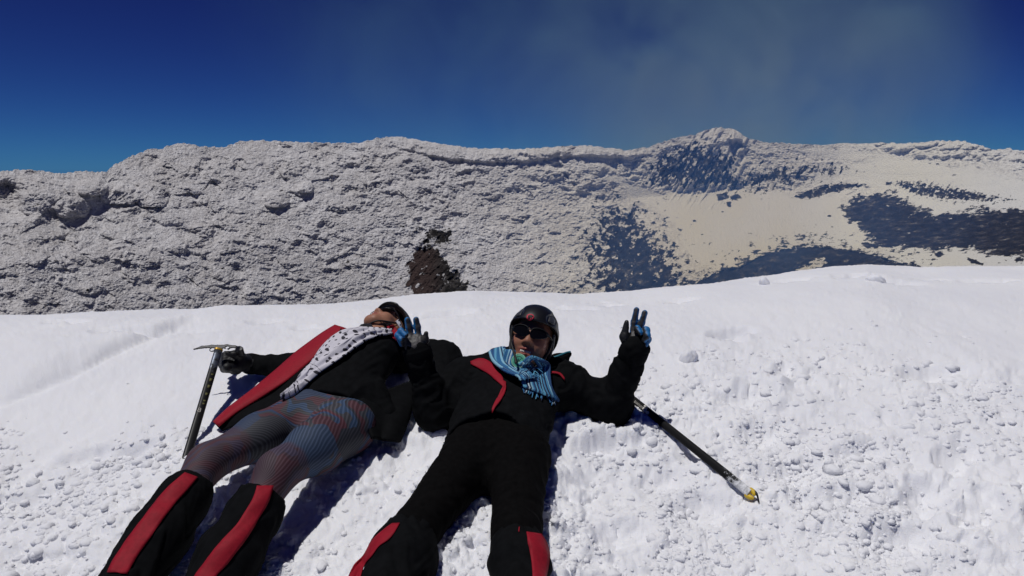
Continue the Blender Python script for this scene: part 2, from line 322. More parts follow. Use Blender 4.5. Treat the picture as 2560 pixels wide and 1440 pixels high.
    # overhanging bulbous cliff on the far left, with the dark alcove beside it
    bul = inside(x, y, [(88, 550), (60, 480), (50, 440), (150, 436), (260, 440), (300, 460), (240, 520), (160, 550)])
    L += 40 * sstep(-20, 45, bul + 10 * nz)
    for (a, b, c, d) in ((300, 485, 52, 34), (380, 490, 44, 36), (180, 520, 46, 30), (230, 470, 40, 24), (765, 470, 20, 16), (690, 500, 34, 24)):
        q = ((x - a) / c)**2 + ((y - b) / d)**2; L += 24 * np.sqrt(np.maximum(0, 1 - q)) * (y < b + d * .75)
    alc = inside(x, y, [(-120, 545), (-120, 470), (20, 448), (48, 470), (62, 520), (70, 540), (30, 556)])
    L -= 55 * sstep(-6, 22, alc + 6 * nf)
    # the crater peak and its scooped niche
    pk = inside(x, y, [(1700, 470), (1740, 380), (1765, 330), (1800, 322), (1850, 330), (1866, 360), (1840, 400), (1850, 450), (1800, 480)])
    L += 26 * sstep(-18, 30, pk) + 8 * sstep(0, .35, fbm((x + .6 * y) / 16, y / 60, 3, 25)) * sstep(-60, 0, pk)
    nic = inside(x, y, [(1818, 352), (1850, 352), (1862, 366), (1842, 380), (1836, 398), (1824, 386)])
    L -= 30 * sstep(-5, 9, nic + 3 * nf)
    # ribs of the right-hand crags and folds in the snowfields
    L += rockm * 7 * fbm((x + .8 * y) / 13, y / 40, 4, 26) + sstep(2080, 2160, x) * rockm * 9 * fbm((x - .9 * y) / 30, y / 24, 3, 27)
    L += fld * (7 * fbm(x / 240, y / 60, 3, 28) + .7 * fbm(x / 60, y / 14, 3, 29)) + 5 * fld * sstep(2300, 2420, x) * fbm(x / 60, y / 24, 3, 30)
    rr = inside(x, y, [(2190, 362), (2330, 356), (2400, 352), (2440, 362), (2480, 376), (2560, 378), (2760, 384), (2760, 430), (2560, 410), (2450, 400), (2300, 392), (2230, 380)])
    L += sstep(-10, 12, rr) * (15 * clods((x + y) / 46, y / 17, 141, .7) + 6 * clods((x + y) / 17, y / 8, 151, .68))
    # swept lip of the bowl on the right
    lip = np.interp(x, [1700, 1850, 1890, 1950, 2020, 2100, 2200, 2300], [700, 668, 645, 625, 615, 621, 641, 672])
    L += sstep(1760, 1880, x) * sstep(2330, 2200, x) * 14 * sstep(5, -3, y - lip) * np.exp(-(np.maximum(lip - y, 0) / 16)**2)
    d = ray(x, y); hd = np.hypot(d[:, 0], d[:, 1]); Rn = R - L * s * 1.15
    p = CAMP + d / hd[:, None] * R[:, None]
    out = -np.stack([d[:, 0] / hd, d[:, 1] / hd, np.zeros(len(x))], 1)
    p = p + out * (L * s * 1.15)[:, None] + np.array([0, 0, 1.]) * (L * s * .02)[:, None] * np.clip(sky_d / 14, .25, 1)[:, None]
    skn = (3.2 * clods(x / 15, y * 0 + .5, 161, .62) + 1.6 * clods(x / 6, y * 0 + .5, 163, .6)) * np.exp(-sky_d / 7) * np.where((x > 1980) & (x < 2200), .3, 1.)
    p[:, 2] += skn * s
    # the ridge's far side
    p = p.reshape(nr, nc, 3); top = p[0]; dd = -out.reshape(nr, nc, 3)[0]
    back = [top + dd * b + np.array([0, 0, -c]) for b, c in ((60, 34), (24, 11), (9, 2.6), (3, .5), (1, .08))]
    V = np.concatenate([np.stack(back, 0), p], 0)
    def pad(a): a = a.reshape(nr, nc); return np.concatenate([np.repeat(a[:1], 5, 0), a], 0).ravel()
    tan = sstep(1350, 1800, x) * sstep(2450, 2050, x)               # bluish tint on middle snowfields, offsetting in colour the light yellowed by smoke
    ash = np.clip(.55 + .9 * fbm(x / 120, y / 90, 4, 61) + .3 * nf, 0, 1) * (1 - fld) * sstep(2500, 1900, x)
    at = dict(rock=pad(np.clip(rock, -1.5, 1.5)), tan=pad(tan), ash=pad(ash), brown=pad(sstep(-.3, .2, brown) * sstep(1120, 1060, x)), clean=pad(sstep(1950, 2250, x)), fld=pad(fld))
    me = make_mesh('crater_wall', V.reshape(-1, 3), grid_quads(nr + 5, nc)[:, ::-1], True, at)
    return me
m_wall, nt, bs = node_mat('rimed_crater_rock')
def attr(nt, n):
    return N(nt, 'ShaderNodeAttribute', attribute_name=n).outputs['Fac']
tc = N(nt, 'ShaderNodeTexCoord')
n1 = N(nt, 'ShaderNodeTexNoise', i_Scale=1.2, i_Detail=6., i_Roughness=.72); nt.links.new(tc.outputs['Object'], n1.inputs['Vector'])
n2 = N(nt, 'ShaderNodeTexNoise', i_Scale=2.2, i_Detail=4., i_Roughness=.7); nt.links.new(tc.outputs['Object'], n2.inputs['Vector'])
rime = mix(nt, attr(nt, 'ash'), (.82, .81, .82), (.70, .68, .675))
rime = mix(nt, attr(nt, 'tan'), rime, (.69, .685, .725))
rime = mix(nt, attr(nt, 'clean'), rime, (.80, .81, .84))
spk = mix(nt, ramp(nt, n1.outputs['Fac'], [(.38, (0, 0, 0)), (.60, (1, 1, 1))]), (.80, .785, .78), (1.08, 1.08, 1.085))
spk = mix(nt, attr(nt, 'fld'), spk, (1., 1., 1.))
mm = N(nt, 'ShaderNodeMix', data_type='RGBA', blend_type='MULTIPLY', i_0=1.); nt.links.new(rime, mm.inputs[6]); nt.links.new(spk, mm.inputs[7])
n4 = N(nt, 'ShaderNodeTexNoise', i_Scale=.75, i_Detail=7., i_Roughness=.72); mp4 = N(nt, 'ShaderNodeMapping'); mp4.inputs['Scale'].default_value = (1.2, .8, .45); mp4.inputs['Rotation'].default_value = (0, .6, 0)
nt.links.new(tc.outputs['Object'], mp4.inputs[0]); nt.links.new(mp4.outputs[0], n4.inputs['Vector'])
def mth(nt, op, a, b=None):
    m = N(nt, 'ShaderNodeMath', operation=op)
    for i_, v in enumerate((a, b)):
        if v is None: continue
        if hasattr(v, 'links'): nt.links.new(v, m.inputs[i_])
        else: m.inputs[i_].default_value = v
    return m.outputs[0]
rv = mth(nt, 'ADD', attr(nt, 'rock'), mth(nt, 'MULTIPLY', mth(nt, 'SUBTRACT', n4.outputs['Fac'], .5), mth(nt, 'SUBTRACT', 4.4, mth(nt, 'MULTIPLY', attr(nt, 'brown'), 2.4))))
rkm = ramp(nt, mth(nt, 'ADD', rv, .5), [(.40, (0, 0, 0)), (.62, (1, 1, 1))])
mp5 = N(nt, 'ShaderNodeMapping'); mp5.inputs['Scale'].default_value = (1., 1., .35); mp5.inputs['Rotation'].default_value = (0, .7, 0); nt.links.new(tc.outputs['Object'], mp5.inputs[0])
n5 = N(nt, 'ShaderNodeTexNoise', i_Scale=.5, i_Detail=6., i_Roughness=.7); nt.links.new(mp5.outputs[0], n5.inputs['Vector'])
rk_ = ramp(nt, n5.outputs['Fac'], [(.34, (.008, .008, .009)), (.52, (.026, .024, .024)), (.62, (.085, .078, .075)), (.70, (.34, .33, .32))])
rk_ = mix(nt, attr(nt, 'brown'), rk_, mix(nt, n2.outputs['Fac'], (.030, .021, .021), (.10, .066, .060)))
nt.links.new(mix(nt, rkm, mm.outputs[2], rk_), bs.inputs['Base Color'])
bs.inputs['Roughness'].default_value = .85; bs.inputs['Specular IOR Level'].default_value = .15
bump(nt, bs, n2.outputs['Fac'], .7, 1.)
wall = link('crater_wall', build_wall(), m_wall); tag(wall, kind='structure')
# ------------------------------------------------------------------ signed-distance modelling for bodies and clothes
def smin(a, b, k):
    h = np.maximum(k - np.abs(a - b), 0) / k; return np.minimum(a, b) - h * h * k * .25
def cap(a, b, ra, rb=None, n=None, flat=1.):
    a = np.asarray(a, float); b = np.asarray(b, float); rb = ra if rb is None else rb
    def f(p):
        q = p - a; ab = b - a
        if n is not None:
            q = q + (q @ n)[:, None] * n * (flat - 1); ab = ab + n * (ab @ n) * (flat - 1)
        t = np.clip(q @ ab / (ab @ ab), 0, 1); d = np.linalg.norm(q - t[:, None] * ab, axis=1) - (ra + (rb - ra) * t)
        return d / (1 if n is None else math.sqrt(flat))
    f.bound = (a, b, max(ra, rb)); return f
def ell(c, r, R=None):
    c = np.asarray(c, float); r = np.asarray(r, float)
    def f(p):
        q = p - c
        if R is not None: q = q @ R
        k0 = np.linalg.norm(q / r, axis=1); k1 = np.linalg.norm(q / (r * r), axis=1) + 1e-9
        return k0 * (k0 - 1) / k1
    f.bound = (c, c, r.max()); return f
def union(fs, k=.03):
    def f(p):
        c = p.mean(0); rad = np.sqrt(((p - c)**2).sum(1).max()); d = None
        for g in fs:
            bd = getattr(g, 'bound', None)
            if bd is not None and len(p) < 60000:
                a, b, r = bd; ab = b - a; t = np.clip((c - a) @ ab / (ab @ ab + 1e-12), 0, 1)
                if np.linalg.norm(c - a - t * ab) - r - rad > .12 and d is not None: continue
            e = g(p); d = e if d is None else smin(d, e, k)
        return d
    return f
def chain(pts, rs, **kw): return [cap(pts[i], pts[i + 1], rs[i], rs[i + 1], **kw) for i in range(len(pts) - 1)]
def nets(f, lo, hi, h, c=4):
    """naive surface nets on a grid refined only near the surface"""
    lo = np.asarray(lo, float); hi = np.asarray(hi, float)
    nb = np.maximum(1, np.ceil((hi - lo) / (h * c)).astype(int)); n = nb * c + 1; H = h * c
    def ev(p):
        out = np.empty(len(p))
        for i in range(0, len(p), 12000): out[i:i + 12000] = f(p[i:i + 12000])
        return out
    gi = np.stack(np.meshgrid(*[np.arange(k + 1) for k in nb], indexing='ij'), -1)
    Dc = ev((lo + gi.reshape(-1, 3) * H)).reshape(gi.shape[:3])
    cor = [Dc[i:i + nb[0], j:j + nb[1], k:k + nb[2]] for i in (0, 1) for j in (0, 1) for k in (0, 1)]
    mn = np.min(np.abs(cor), 0); near = mn < H * 1.35
    D = np.repeat(np.repeat(np.repeat(np.where(cor[0] < 0, -H, H), c, 0), c, 1), c, 2); D = np.pad(D, ((0, 1),) * 3, mode='edge')
    B = np.argwhere(near); off = np.stack(np.meshgrid(*[np.arange(c + 1)] * 3, indexing='ij'), -1).reshape(-1, 3)
    I = (B[:, None, :] * c + off[None]).reshape(-1, 3); D[I[:, 0], I[:, 1], I[:, 2]] = ev(lo + I * h)
    for ax in range(3):                                                   # close the grid's border
        sl_ = [slice(None)] * 3
        for e in (0, -1): sl_[ax] = e; D[tuple(sl_)] = np.maximum(D[tuple(sl_)], h * .3)
    S = D < 0; m = n - 1
    cs = np.stack([S[i:i + m[0], j:j + m[1], k:k + m[2]] for i in (0, 1) for j in (0, 1) for k in (0, 1)], 0)
    mixed = cs.any(0) & ~cs.all(0); A = np.argwhere(mixed); idx = np.full(tuple(m), -1, np.int64); idx[tuple(A.T)] = np.arange(len(A))
    acc = np.zeros((len(A), 3)); cnt = np.zeros(len(A))
    C8 = [(i, j, k) for i in (0, 1) for j in (0, 1) for k in (0, 1)]
    for a in C8:
        for ax in range(3):
            if a[ax]: continue
            b = list(a); b[ax] = 1
            d0 = D[A[:, 0] + a[0], A[:, 1] + a[1], A[:, 2] + a[2]]; d1 = D[A[:, 0] + b[0], A[:, 1] + b[1], A[:, 2] + b[2]]
            x = (d0 < 0) != (d1 < 0); t = d0 / (d0 - d1 + 1e-12)
            pt = np.tile(np.array(a, float), (len(A), 1)); pt[:, ax] = t
            acc[x] += pt[x]; cnt += x
    V = lo + (A + acc / np.maximum(cnt, 1)[:, None]) * h
    Q = []
    for ax in range(3):
        u, v = (ax + 1) % 3, (ax + 2) % 3
        s0 = np.take(S, range(n[ax] - 1), ax); s1 = np.take(S, range(1, n[ax]), ax)
        E_ = np.argwhere(s0 != s1); E_ = E_[(E_[:, u] > 0) & (E_[:, v] > 0) & (E_[:, u] < m[u]) & (E_[:, v] < m[v])]
        if not len(E_): continue
        def cell(du, dv):
            q = E_.copy(); q[:, u] -= du; q[:, v] -= dv; return idx[q[:, 0], q[:, 1], q[:, 2]]
        q = np.stack([cell(0, 0), cell(1, 0), cell(1, 1), cell(0, 1)], 1)
        fl = S[E_[:, 0], E_[:, 1], E_[:, 2]]; q[~fl] = q[~fl][:, ::-1]
        Q.append(q)
    Q = np.concatenate(Q); Q = Q[(Q >= 0).all(1)]
    return V, Q
def grad(f, p, e=.0015):
    g = np.stack([f(p + np.eye(3)[i] * e) - f(p - np.eye(3)[i] * e) for i in range(3)], 1)
    return g / (np.linalg.norm(g, axis=1, keepdims=True) + 1e-9)
def bounds(pts, pad): pts = np.asarray(pts); return pts.min(0) - pad, pts.max(0) + pad
def sdf_obj(name, f, lo, hi, h, mat, parent, attrs=None, base=None):
    V, Q = nets(f, lo, hi, h); b = np.zeros(3) if parent is None else np.array(ROOT[parent.name])
    me = make_mesh(name, V - b, Q, True, {k: g(V) for k, g in (attrs or {}).items()})
    return link(name, me, mat, parent)
ROOT = {}
def root(name, at, label, cat, group=None):
    o = bpy.data.objects.new(name, None); COL.objects.link(o); o.location = at; o.empty_display_size = .1; ROOT[o.name] = tuple(at)
    return tag(o, label, cat, group)
def child_base(o, parent): ROOT[o.name] = ROOT[parent.name]; return o
def trace(f, px, py, t0=.8, t1=6., steps=70):
    """photo pixels -> first point on a surface (nearest approach when the ray passes by)"""
    d = ray(px, py).reshape(-1, 3); d = d / np.linalg.norm(d, axis=1, keepdims=True); t = np.full(len(d), t0); best = np.full(len(d), 9.); bt = t.copy()
    for _ in range(steps):
        e = f(CAMP + d * t[:, None]); u = e < best; best = np.where(u, e, best); bt = np.where(u, t, bt)
        t = np.minimum(t + np.where(e > .0005, e * .8 + .0002, 0), t1)
    return CAMP + d * bt[:, None]
def resample(pl, n):
    pl = np.array(pl, float); s = np.r_[0, np.cumsum(np.hypot(*np.diff(pl, axis=0).T))]; q = np.linspace(0, s[-1], n)
    out = np.stack([np.interp(q, s, pl[:, i]) for i in (0, 1)], 1); return out
def slab(name, G, mat, parent, thick=.004, Nrm=None, attrs=None):
    """a grid of points (nv,nu,3) given real thickness along its normals"""
    nv, nu = G.shape[:2]
    if Nrm is None:
        du = np.gradient(G, axis=1); dv = np.gradient(G, axis=0); Nrm = np.cross(du, dv); Nrm /= np.linalg.norm(Nrm, axis=2, keepdims=True) + 1e-9
        c = CAMP - G.reshape(-1, 3).mean(0)
        if (Nrm.reshape(-1, 3).mean(0) @ c) < 0: Nrm = -Nrm
    top = G + Nrm * thick; V = np.concatenate([top.reshape(-1, 3), G.reshape(-1, 3)]); q = grid_quads(nv, nu); n = nv * nu
    bi = np.r_[np.arange(nu), np.arange(1, nv) * nu + nu - 1, (nv - 1) * nu + np.arange(nu - 2, -1, -1), np.arange(nv - 2, 0, -1) * nu]
    bn = np.roll(bi, -1); w = np.stack([bi, bi + n, bn + n, bn], 1)
    Q = np.concatenate([q, q[:, ::-1] + n, w]); b = np.array(ROOT[parent.name]) if parent is not None else np.zeros(3)
    at = {k: np.concatenate([a.reshape((n,) + a.shape[2:])] * 2) for k, a in (attrs or {}).items()}
    me = make_mesh(name, V - b, Q, True, at)
    import bmesh
    bm = bmesh.new(); bm.from_mesh(me); bmesh.ops.recalc_face_normals(bm, faces=bm.faces); bm.to_mesh(me); bm.free()
    return link(name, me, mat, parent)
def patch(name, left, right, f, mat, parent, nu=8, nv=24, off=.002, thick=.004, fold=None, smooth=2):
    L = resample(left, nv); R_ = resample(right, nv); u = np.linspace(0, 1, nu)[None, :, None]
    px = L[:, None] * (1 - u) + R_[:, None] * u
    G = trace(f, px[..., 0].ravel(), px[..., 1].ravel()); nrm = grad(f, G, .006)
    G = (G + nrm * off).reshape(nv, nu, 3)
    for _ in range(smooth):
        G[1:-1] = (G[:-2] + 2 * G[1:-1] + G[2:]) / 4
    sv = np.concatenate([np.zeros((1, nu)), np.cumsum(np.linalg.norm(np.diff(G, axis=0), axis=2), 0)]); su = np.concatenate([np.zeros((nv, 1)), np.cumsum(np.linalg.norm(np.diff(G, axis=1), axis=2), 1)], 1)
    su -= su[:, -1:] / 2
    nr = nrm.reshape(nv, nu, 3)
    if fold is not None: G = G + nr * fold(np.broadcast_to(u[..., 0], (nv, nu)), np.broadcast_to(np.linspace(0, 1, nv)[:, None], (nv, nu)))[..., None]
    return slab(name, G, mat, parent, thick, nr, dict(uvm=np.stack([su, sv, np.zeros_like(su)], -1)))
def tube(name, pts, rs, mat, parent, seg=10, n=None, flat=1., attrs=None):
    """smooth tube through points"""
    pts = np.asarray(pts, float); rs = np.broadcast_to(np.asarray(rs, float), (len(pts),))
    V, Q = tube_geo(pts, rs, seg); b = np.array(ROOT[parent.name]) if parent is not None else np.zeros(3)
    return link(name, make_mesh(name, V - b, Q, True), mat, parent)
def tube_geo(pts, rs, seg=8, sub=4):
    k = len(pts); s = np.linspace(0, k - 1, (k - 1) * sub + 1)
    def cr(a):                                                            # Catmull-Rom
        i = np.minimum(s.astype(int), k - 2); t = s - i; g = lambda j: a[np.clip(j, 0, k - 1)]
        t = t.reshape((-1,) + (1,) * (a.ndim - 1))
        return .5 * (2 * g(i) + (g(i + 1) - g(i - 1)) * t + (2 * g(i - 1) - 5 * g(i) + 4 * g(i + 1) - g(i + 2)) * t**2 + (3 * g(i) - g(i - 1) - 3 * g(i + 1) + g(i + 2)) * t**3)
    c = cr(pts); r = np.interp(s, np.arange(k), rs); r = r.copy(); tg = np.gradient(c, axis=0); tg /= np.linalg.norm(tg, axis=1, keepdims=True) + 1e-12
    c = np.concatenate([c[:1] - tg[:1] * r[0] * .5, c, c[-1:] + tg[-1:] * r[-1] * .5]); r = np.r_[r[0] * .3, r, r[-1] * .3]; tg = np.concatenate([tg[:1], tg, tg[-1:]])
    ref = np.array([0, 0, 1.]) if abs(tg[0] @ [0, 0, 1]) < .8 else np.array([1., 0, 0]); a = np.cross(tg, ref); a /= np.linalg.norm(a, axis=1, keepdims=True) + 1e-9; bb = np.cross(tg, a)
    th = np.linspace(0, 2 * math.pi, seg, endpoint=False)
    V = c[:, None] + r[:, None, None] * (np.cos(th)[None, :, None] * a[:, None] + np.sin(th)[None, :, None] * bb[:, None])
    m = len(c); i = np.arange(m * seg).reshape(m, seg); Q = np.stack([i[:-1], np.roll(i[:-1], -1, 1), np.roll(i[1:], -1, 1), i[1:]], -1).reshape(-1, 4)
    capq = [[i[e][0], i[e][j], i[e][j + 1], i[e][min(j + 2, seg - 1)]] for e in (0, -1) for j in range(1, seg - 2, 2)]
    return V.reshape(-1, 3), np.concatenate([Q, np.array([q if e < len(capq) // 2 else q[::-1] for e, q in enumerate(capq)])])
def multi_tube(name, lst, mat, parent, seg=6, sid=None):
    VV, QQ, AA, n = [], [], [], 0
    for j, (p, r) in enumerate(lst):
        V, Q = tube_geo(np.asarray(p, float), np.broadcast_to(np.asarray(r, float), (len(p),)), seg); VV.append(V); QQ.append(Q + n); n += len(V); AA.append(np.full(len(V), j if sid is None else sid[j]))
    b = np.array(ROOT[parent.name]); return link(name, make_mesh(name, np.concatenate(VV) - b, np.concatenate(QQ), True, dict(sid=np.concatenate(AA))), mat, parent)
def fold_noise(a, axis_dir, amp, fx=30, fy=9, s=0):
    """cloth folds: wrinkles that run across a limb"""
    ax = unit(axis_dir); o = unit(np.cross(ax, [.3, .2, 1])); o2 = np.cross(ax, o)
    def g(p):
        q = p - a; w = q @ o; return amp * fbm((q @ ax) * fx + 2 * perlin(w * 12, (q @ o2) * 12, s + 3), w * fy + (q @ o2) * fy * .7, 2, s)
    return g
def plus(f, g):
    def h(p): return f(p) + g(p)
    h.bound = getattr(f, 'bound', None); return h
# ---- a head, in its own frame: x to the person's right, y forward, z to the crown
def head_sdf(c, R, smile):
    c = np.asarray(c); fs = [ell((0, -.012, .028), (.075, .096, .088)), ell((0, .018, -.028), (.062, .072, .088)), ell((0, .058, -.094), (.030, .026, .024))]
    for s in (-1, 1):
        fs += [cap((s * .052, .005, -.052), (s * .018, .062, -.098), .020, .018), ell((s * .037, .058, -.030), (.026, .026, .025))]
    fs += [cap((0, -.02, -.06), (0, -.045, -.15), .054, .058)]
    main = union(fs, .03)
    nose = union([cap((0, .086, .016), (0, .106, -.026), .0085, .0125)] + [ell((s * .0125, .096, -.032), (.009, .012, .008)) for s in (-1, 1)], .012)
    brow = union([ell((s * .028, .078, .030), (.030, .014, .010)) for s in (-1, 1)], .02)
    mw = .030 if smile else .023
    lips = [cap((-mw, .080, -.062 + (.006 if smile else 0)), (0, .0925, -.056), .0045, .0065), cap((mw, .080, -.062 + (.006 if smile else 0)), (0, .0925, -.056), .0045, .0065),
            cap((-mw * .85, .080, -.066), (0, .0905, -.076 if smile else -.072), .004, .0068), cap((mw * .85, .080, -.066), (0, .0905, -.076 if smile else -.072), .004, .0068)]
    lipu = union(lips, .006)
    ears = [ell((s * .077, -.005, -.006), (.009, .02, .031)) for s in (-1, 1)]
    mouth = ell((0, .094, -.0655), (.0245, .017, .0068)); nost = [ell((s * .007, .104, -.0385), (.0045, .006, .003)) for s in (-1, 1)]
    eyes = [ell((s * .031, .092, .012), (.017, .012, .010)) for s in (-1, 1)]
    def f(p):
        q = (p - c) @ R; d = main(q); d = smin(d, brow(q), .02)
        for e in eyes: d = -smin(-d, e(q), .012)
        d = smin(d, nose(q), .012); d = smin(d, lipu(q), .006)
        for e in ears: d = smin(d, e(q), .008)
        if smile: d = np.maximum(d, -mouth(q))
        for e in nost: d = np.maximum(d, -e(q))
        return d
    f.bound = (c + R @ np.array([0, 0, .03]), c + R @ np.array([0, -.03, -.13]), .13)
    return f, (lambda p: sstep(.0025, -.0005, lipu((p - c) @ R)))
def helmet_sdf(c, R, k=1.):
    """hard-shell climbing helmet"""
    def f(p):
        q = (p - c) @ R / k; x, y, z = q.T
        o = ell((0, -.010, .034), (.101, .128, .111))(q); i = ell((0, -.010, .026), (.084, .111, .093))(q)
        # raised crown panel and two vent recesses each side
        o = o - .004 * sstep(.062, .052, np.abs(x)) * sstep(.03, .06, z)
        for s in (-1, 1):
            v = np.hypot((x - s * .062) / .016, (z - .085) / .022) - 1 + .0 * y
            o = o + .006 * sstep(.15, -.15, v) * (y > .0)
            v2 = np.hypot((y + .03) / .035, (z - .075) / .016) - 1; o = o + .006 * sstep(.15, -.15, v2) * (np.abs(x) > .06)
        rim = .050 * sstep(-.10, .08, y) - .052 * sstep(.02, -.09, y) + .01
        cut = (rim - z) * .85; lip = np.hypot(o + .004, cut) - .0055
        return np.minimum(np.maximum(np.maximum(o, -i), cut), lip) * k
    return f
def rot(fwd, up):
    fwd = unit(fwd); up = np.asarray(up, float); up = unit(up - fwd * (up @ fwd)); return np.stack([np.cross(fwd, up), fwd, up], 1)
def lens_obj(name, c, R, s, mat, parent, rx=.0340, rz=.0215):
    nu, nv = 28, 9; th = np.linspace(0, 2 * math.pi, nu, endpoint=False); rr = np.linspace(.02, 1, nv)
    pts = []
    for k in (0, 1):
        for r in rr:
            e = .72; cx = np.sign(np.cos(th)) * np.abs(np.cos(th))**e; sz = np.sign(np.sin(th)) * np.abs(np.sin(th))**e
            x = s * (.0365 + rx * r * cx); z = .011 + rz * r * sz * (1 - .22 * cx) + .004 * cx * r
            y = .110 - 4.2 * x * x - 3.5 * (z - .012)**2 - k * .003; pts.append(np.stack([x, y, z], 1))
    G = np.stack(pts); V = (G.reshape(-1, 3) @ R.T) + c
    i = np.arange(2 * nv * nu).reshape(2 * nv, nu); order = list(range(nv)) + list(range(2 * nv - 1, nv - 1, -1)); i = i[order]
    Q = np.stack([i[:-1], np.roll(i[:-1], -1, 1), np.roll(i[1:], -1, 1), i[1:]], -1).reshape(-1, 4)
    if s < 0: Q = Q[:, ::-1]
    return link(name, make_mesh(name, V - np.array(ROOT[parent.name]), Q, True), mat, parent)
def loc(c, R, pts): return np.asarray(pts, float) @ R.T + c
# ------------------------------------------------------------------ cloth, skin and plastic
m_black = plain('black_softshell', (.0048, .0052, .006), .9, .06, .25, 40)
def specks(m, th=.79):
    nt = m.node_tree; b = nt.nodes['Principled BSDF']; l_ = b.inputs['Base Color'].links[0].from_socket; tc = N(nt, 'ShaderNodeTexCoord')
    a_ = N(nt, 'ShaderNodeTexNoise', i_Scale=85., i_Detail=3., i_Roughness=.6); nt.links.new(tc.outputs['Object'], a_.inputs['Vector'])
    nt.links.new(mix(nt, ramp(nt, a_.outputs['Fac'], [(th, (0, 0, 0)), (th + .03, (1, 1, 1))]), l_, (.6, .6, .64)), b.inputs['Base Color'])
specks(m_black)
m_pants = plain('black_stretch_trousers', (.0038, .0036, .0038), .95, .05, .25, 60)
m_red = plain('crimson_nylon', (.27, .007, .019), .7, .2, .12, 90, bumpd=.0006)
m_helm = plain('black_shell_plastic', (.008, .0085, .011), .36, .4, .1, 30)
m_trim = plain('matt_black_rubber', (.008, .008, .009), .6, .4)
m_panel = plain('smoke_grey_panel', (.045, .045, .05), .45, .4)
m_teal = plain('teal_piping', (.01, .16, .22), .6)
m_teeth = plain('teeth_enamel', (.75, .72, .66), .3, .5, .03)
m_hair = plain('dark_hair', (.010, .008, .007), .5, .4)
m_boot = plain('boot_leather', (.02, .018, .016), .6)
m_lens, nt, bs = node_mat('dark_mirror_lens'); bs.inputs['Base Color'].default_value = (.004, .004, .004, 1); bs.inputs['Roughness'].default_value = .08; bs.inputs['Specular IOR Level'].default_value = .35
def skin(name, col, lip, ruddy):
    m, nt, b = node_mat(name); tc = N(nt, 'ShaderNodeTexCoord')
    nz = N(nt, 'ShaderNodeTexNoise', i_Scale=45., i_Detail=4.); nt.links.new(tc.outputs['Object'], nz.inputs['Vector'])
    n2 = N(nt, 'ShaderNodeTexNoise', i_Scale=14., i_Detail=2.); nt.links.new(tc.outputs['Object'], n2.inputs['Vector'])
    c = mix(nt, nz.outputs['Fac'], tuple(x * .86 for x in col), tuple(x * 1.12 for x in col))
    c = mix(nt, ramp(nt, n2.outputs['Fac'], [(.45, (0, 0, 0)), (.75, (.5, .5, .5))]), c, ruddy)
    c = mix(nt, N(nt, 'ShaderNodeAttribute', attribute_name='lip').outputs['Fac'], c, lip)
    nt.links.new(c, b.inputs['Base Color']); b.inputs['Roughness'].default_value = .5; b.inputs['Specular IOR Level'].default_value = .3
    b.inputs['Subsurface Weight'].default_value = .12; b.inputs['Subsurface Radius'].default_value = (.01, .004, .002); b.inputs['Subsurface Scale'].default_value = .6
    bump(nt, b, nz.outputs['Fac'], .0006); return m
m_skin2 = skin('tanned_skin', (.30, .135, .085), (.27, .075, .06), (.34, .12, .08))
m_skin1 = skin('fair_tanned_skin', (.34, .165, .105), (.30, .095, .08), (.37, .13, .09))
m_glove, nt, bs = node_mat('glove_fabric'); tc = N(nt, 'ShaderNodeTexCoord')
nz = N(nt, 'ShaderNodeTexNoise', i_Scale=120., i_Detail=3.); nt.links.new(tc.outputs['Object'], nz.inputs['Vector'])
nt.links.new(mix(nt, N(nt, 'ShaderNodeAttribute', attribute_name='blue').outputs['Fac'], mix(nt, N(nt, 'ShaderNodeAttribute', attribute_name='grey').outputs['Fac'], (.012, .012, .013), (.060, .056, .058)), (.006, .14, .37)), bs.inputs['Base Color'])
bs.inputs['Roughness'].default_value = .55; bump(nt, bs, nz.outputs['Fac'], .0015)
# patterned leggings: fine stripes along the limb, in drifting zones of blue, maroon and grey
m_leg, nt, bs = node_mat('striped_leggings')
at = N(nt, 'ShaderNodeAttribute', attribute_name='legc'); sx = N(nt, 'ShaderNodeSeparateXYZ'); nt.links.new(at.outputs['Vector'], sx.inputs[0])
tc = N(nt, 'ShaderNodeTexCoord')
nz = N(nt, 'ShaderNodeTexNoise', i_Scale=5.5, i_Detail=2.); nt.links.new(tc.outputs['Object'], nz.inputs['Vector'])
zone = N(nt, 'ShaderNodeTexVoronoi', i_Scale=8.5, feature='F1')
mp = N(nt, 'ShaderNodeMapping'); mp.inputs['Scale'].default_value = (1.2, .8, 1.); nt.links.new(tc.outputs['Object'], mp.inputs[0])
ad = N(nt, 'ShaderNodeMixRGB', blend_type='LINEAR_LIGHT', i_Fac=.06); nt.links.new(mp.outputs[0], ad.inputs[1]); nt.links.new(nz.outputs['Color'], ad.inputs[2]); nt.links.new(ad.outputs[0], zone.inputs['Vector'])
sc_ = N(nt, 'ShaderNodeSeparateColor'); nt.links.new(zone.outputs['Color'], sc_.inputs[0])
zc = ramp(nt, sc_.outputs[0], [(.0, (.012, .018, .035)), (.22, (.075, .012, .022)), (.40, (.012, .040, .11)), (.52, (.030, .034, .045)), (.66, (.085, .014, .026)), (.78, (.018, .055, .13)), (.9, (.016, .02, .034))], 'CONSTANT')
def M2(op, a, b=None):
    m = N(nt, 'ShaderNodeMath', operation=op)
    for i_, v in enumerate((a, b)):
        if v is None: continue
        if hasattr(v, 'links'): nt.links.new(v, m.inputs[i_])
        else: m.inputs[i_].default_value = v
    return m.outputs[0]
ph = M2('ADD', M2('MULTIPLY', sx.outputs[0], 76.), M2('MULTIPLY', nz.outputs['Fac'], 5.)); st = M2('FRACT', ph)
stripe = ramp(nt, st, [(.0, (0, 0, 0)), (.48, (0, 0, 0)), (.58, (1, 1, 1)), (.9, (1, 1, 1)), (1., (0, 0, 0))])
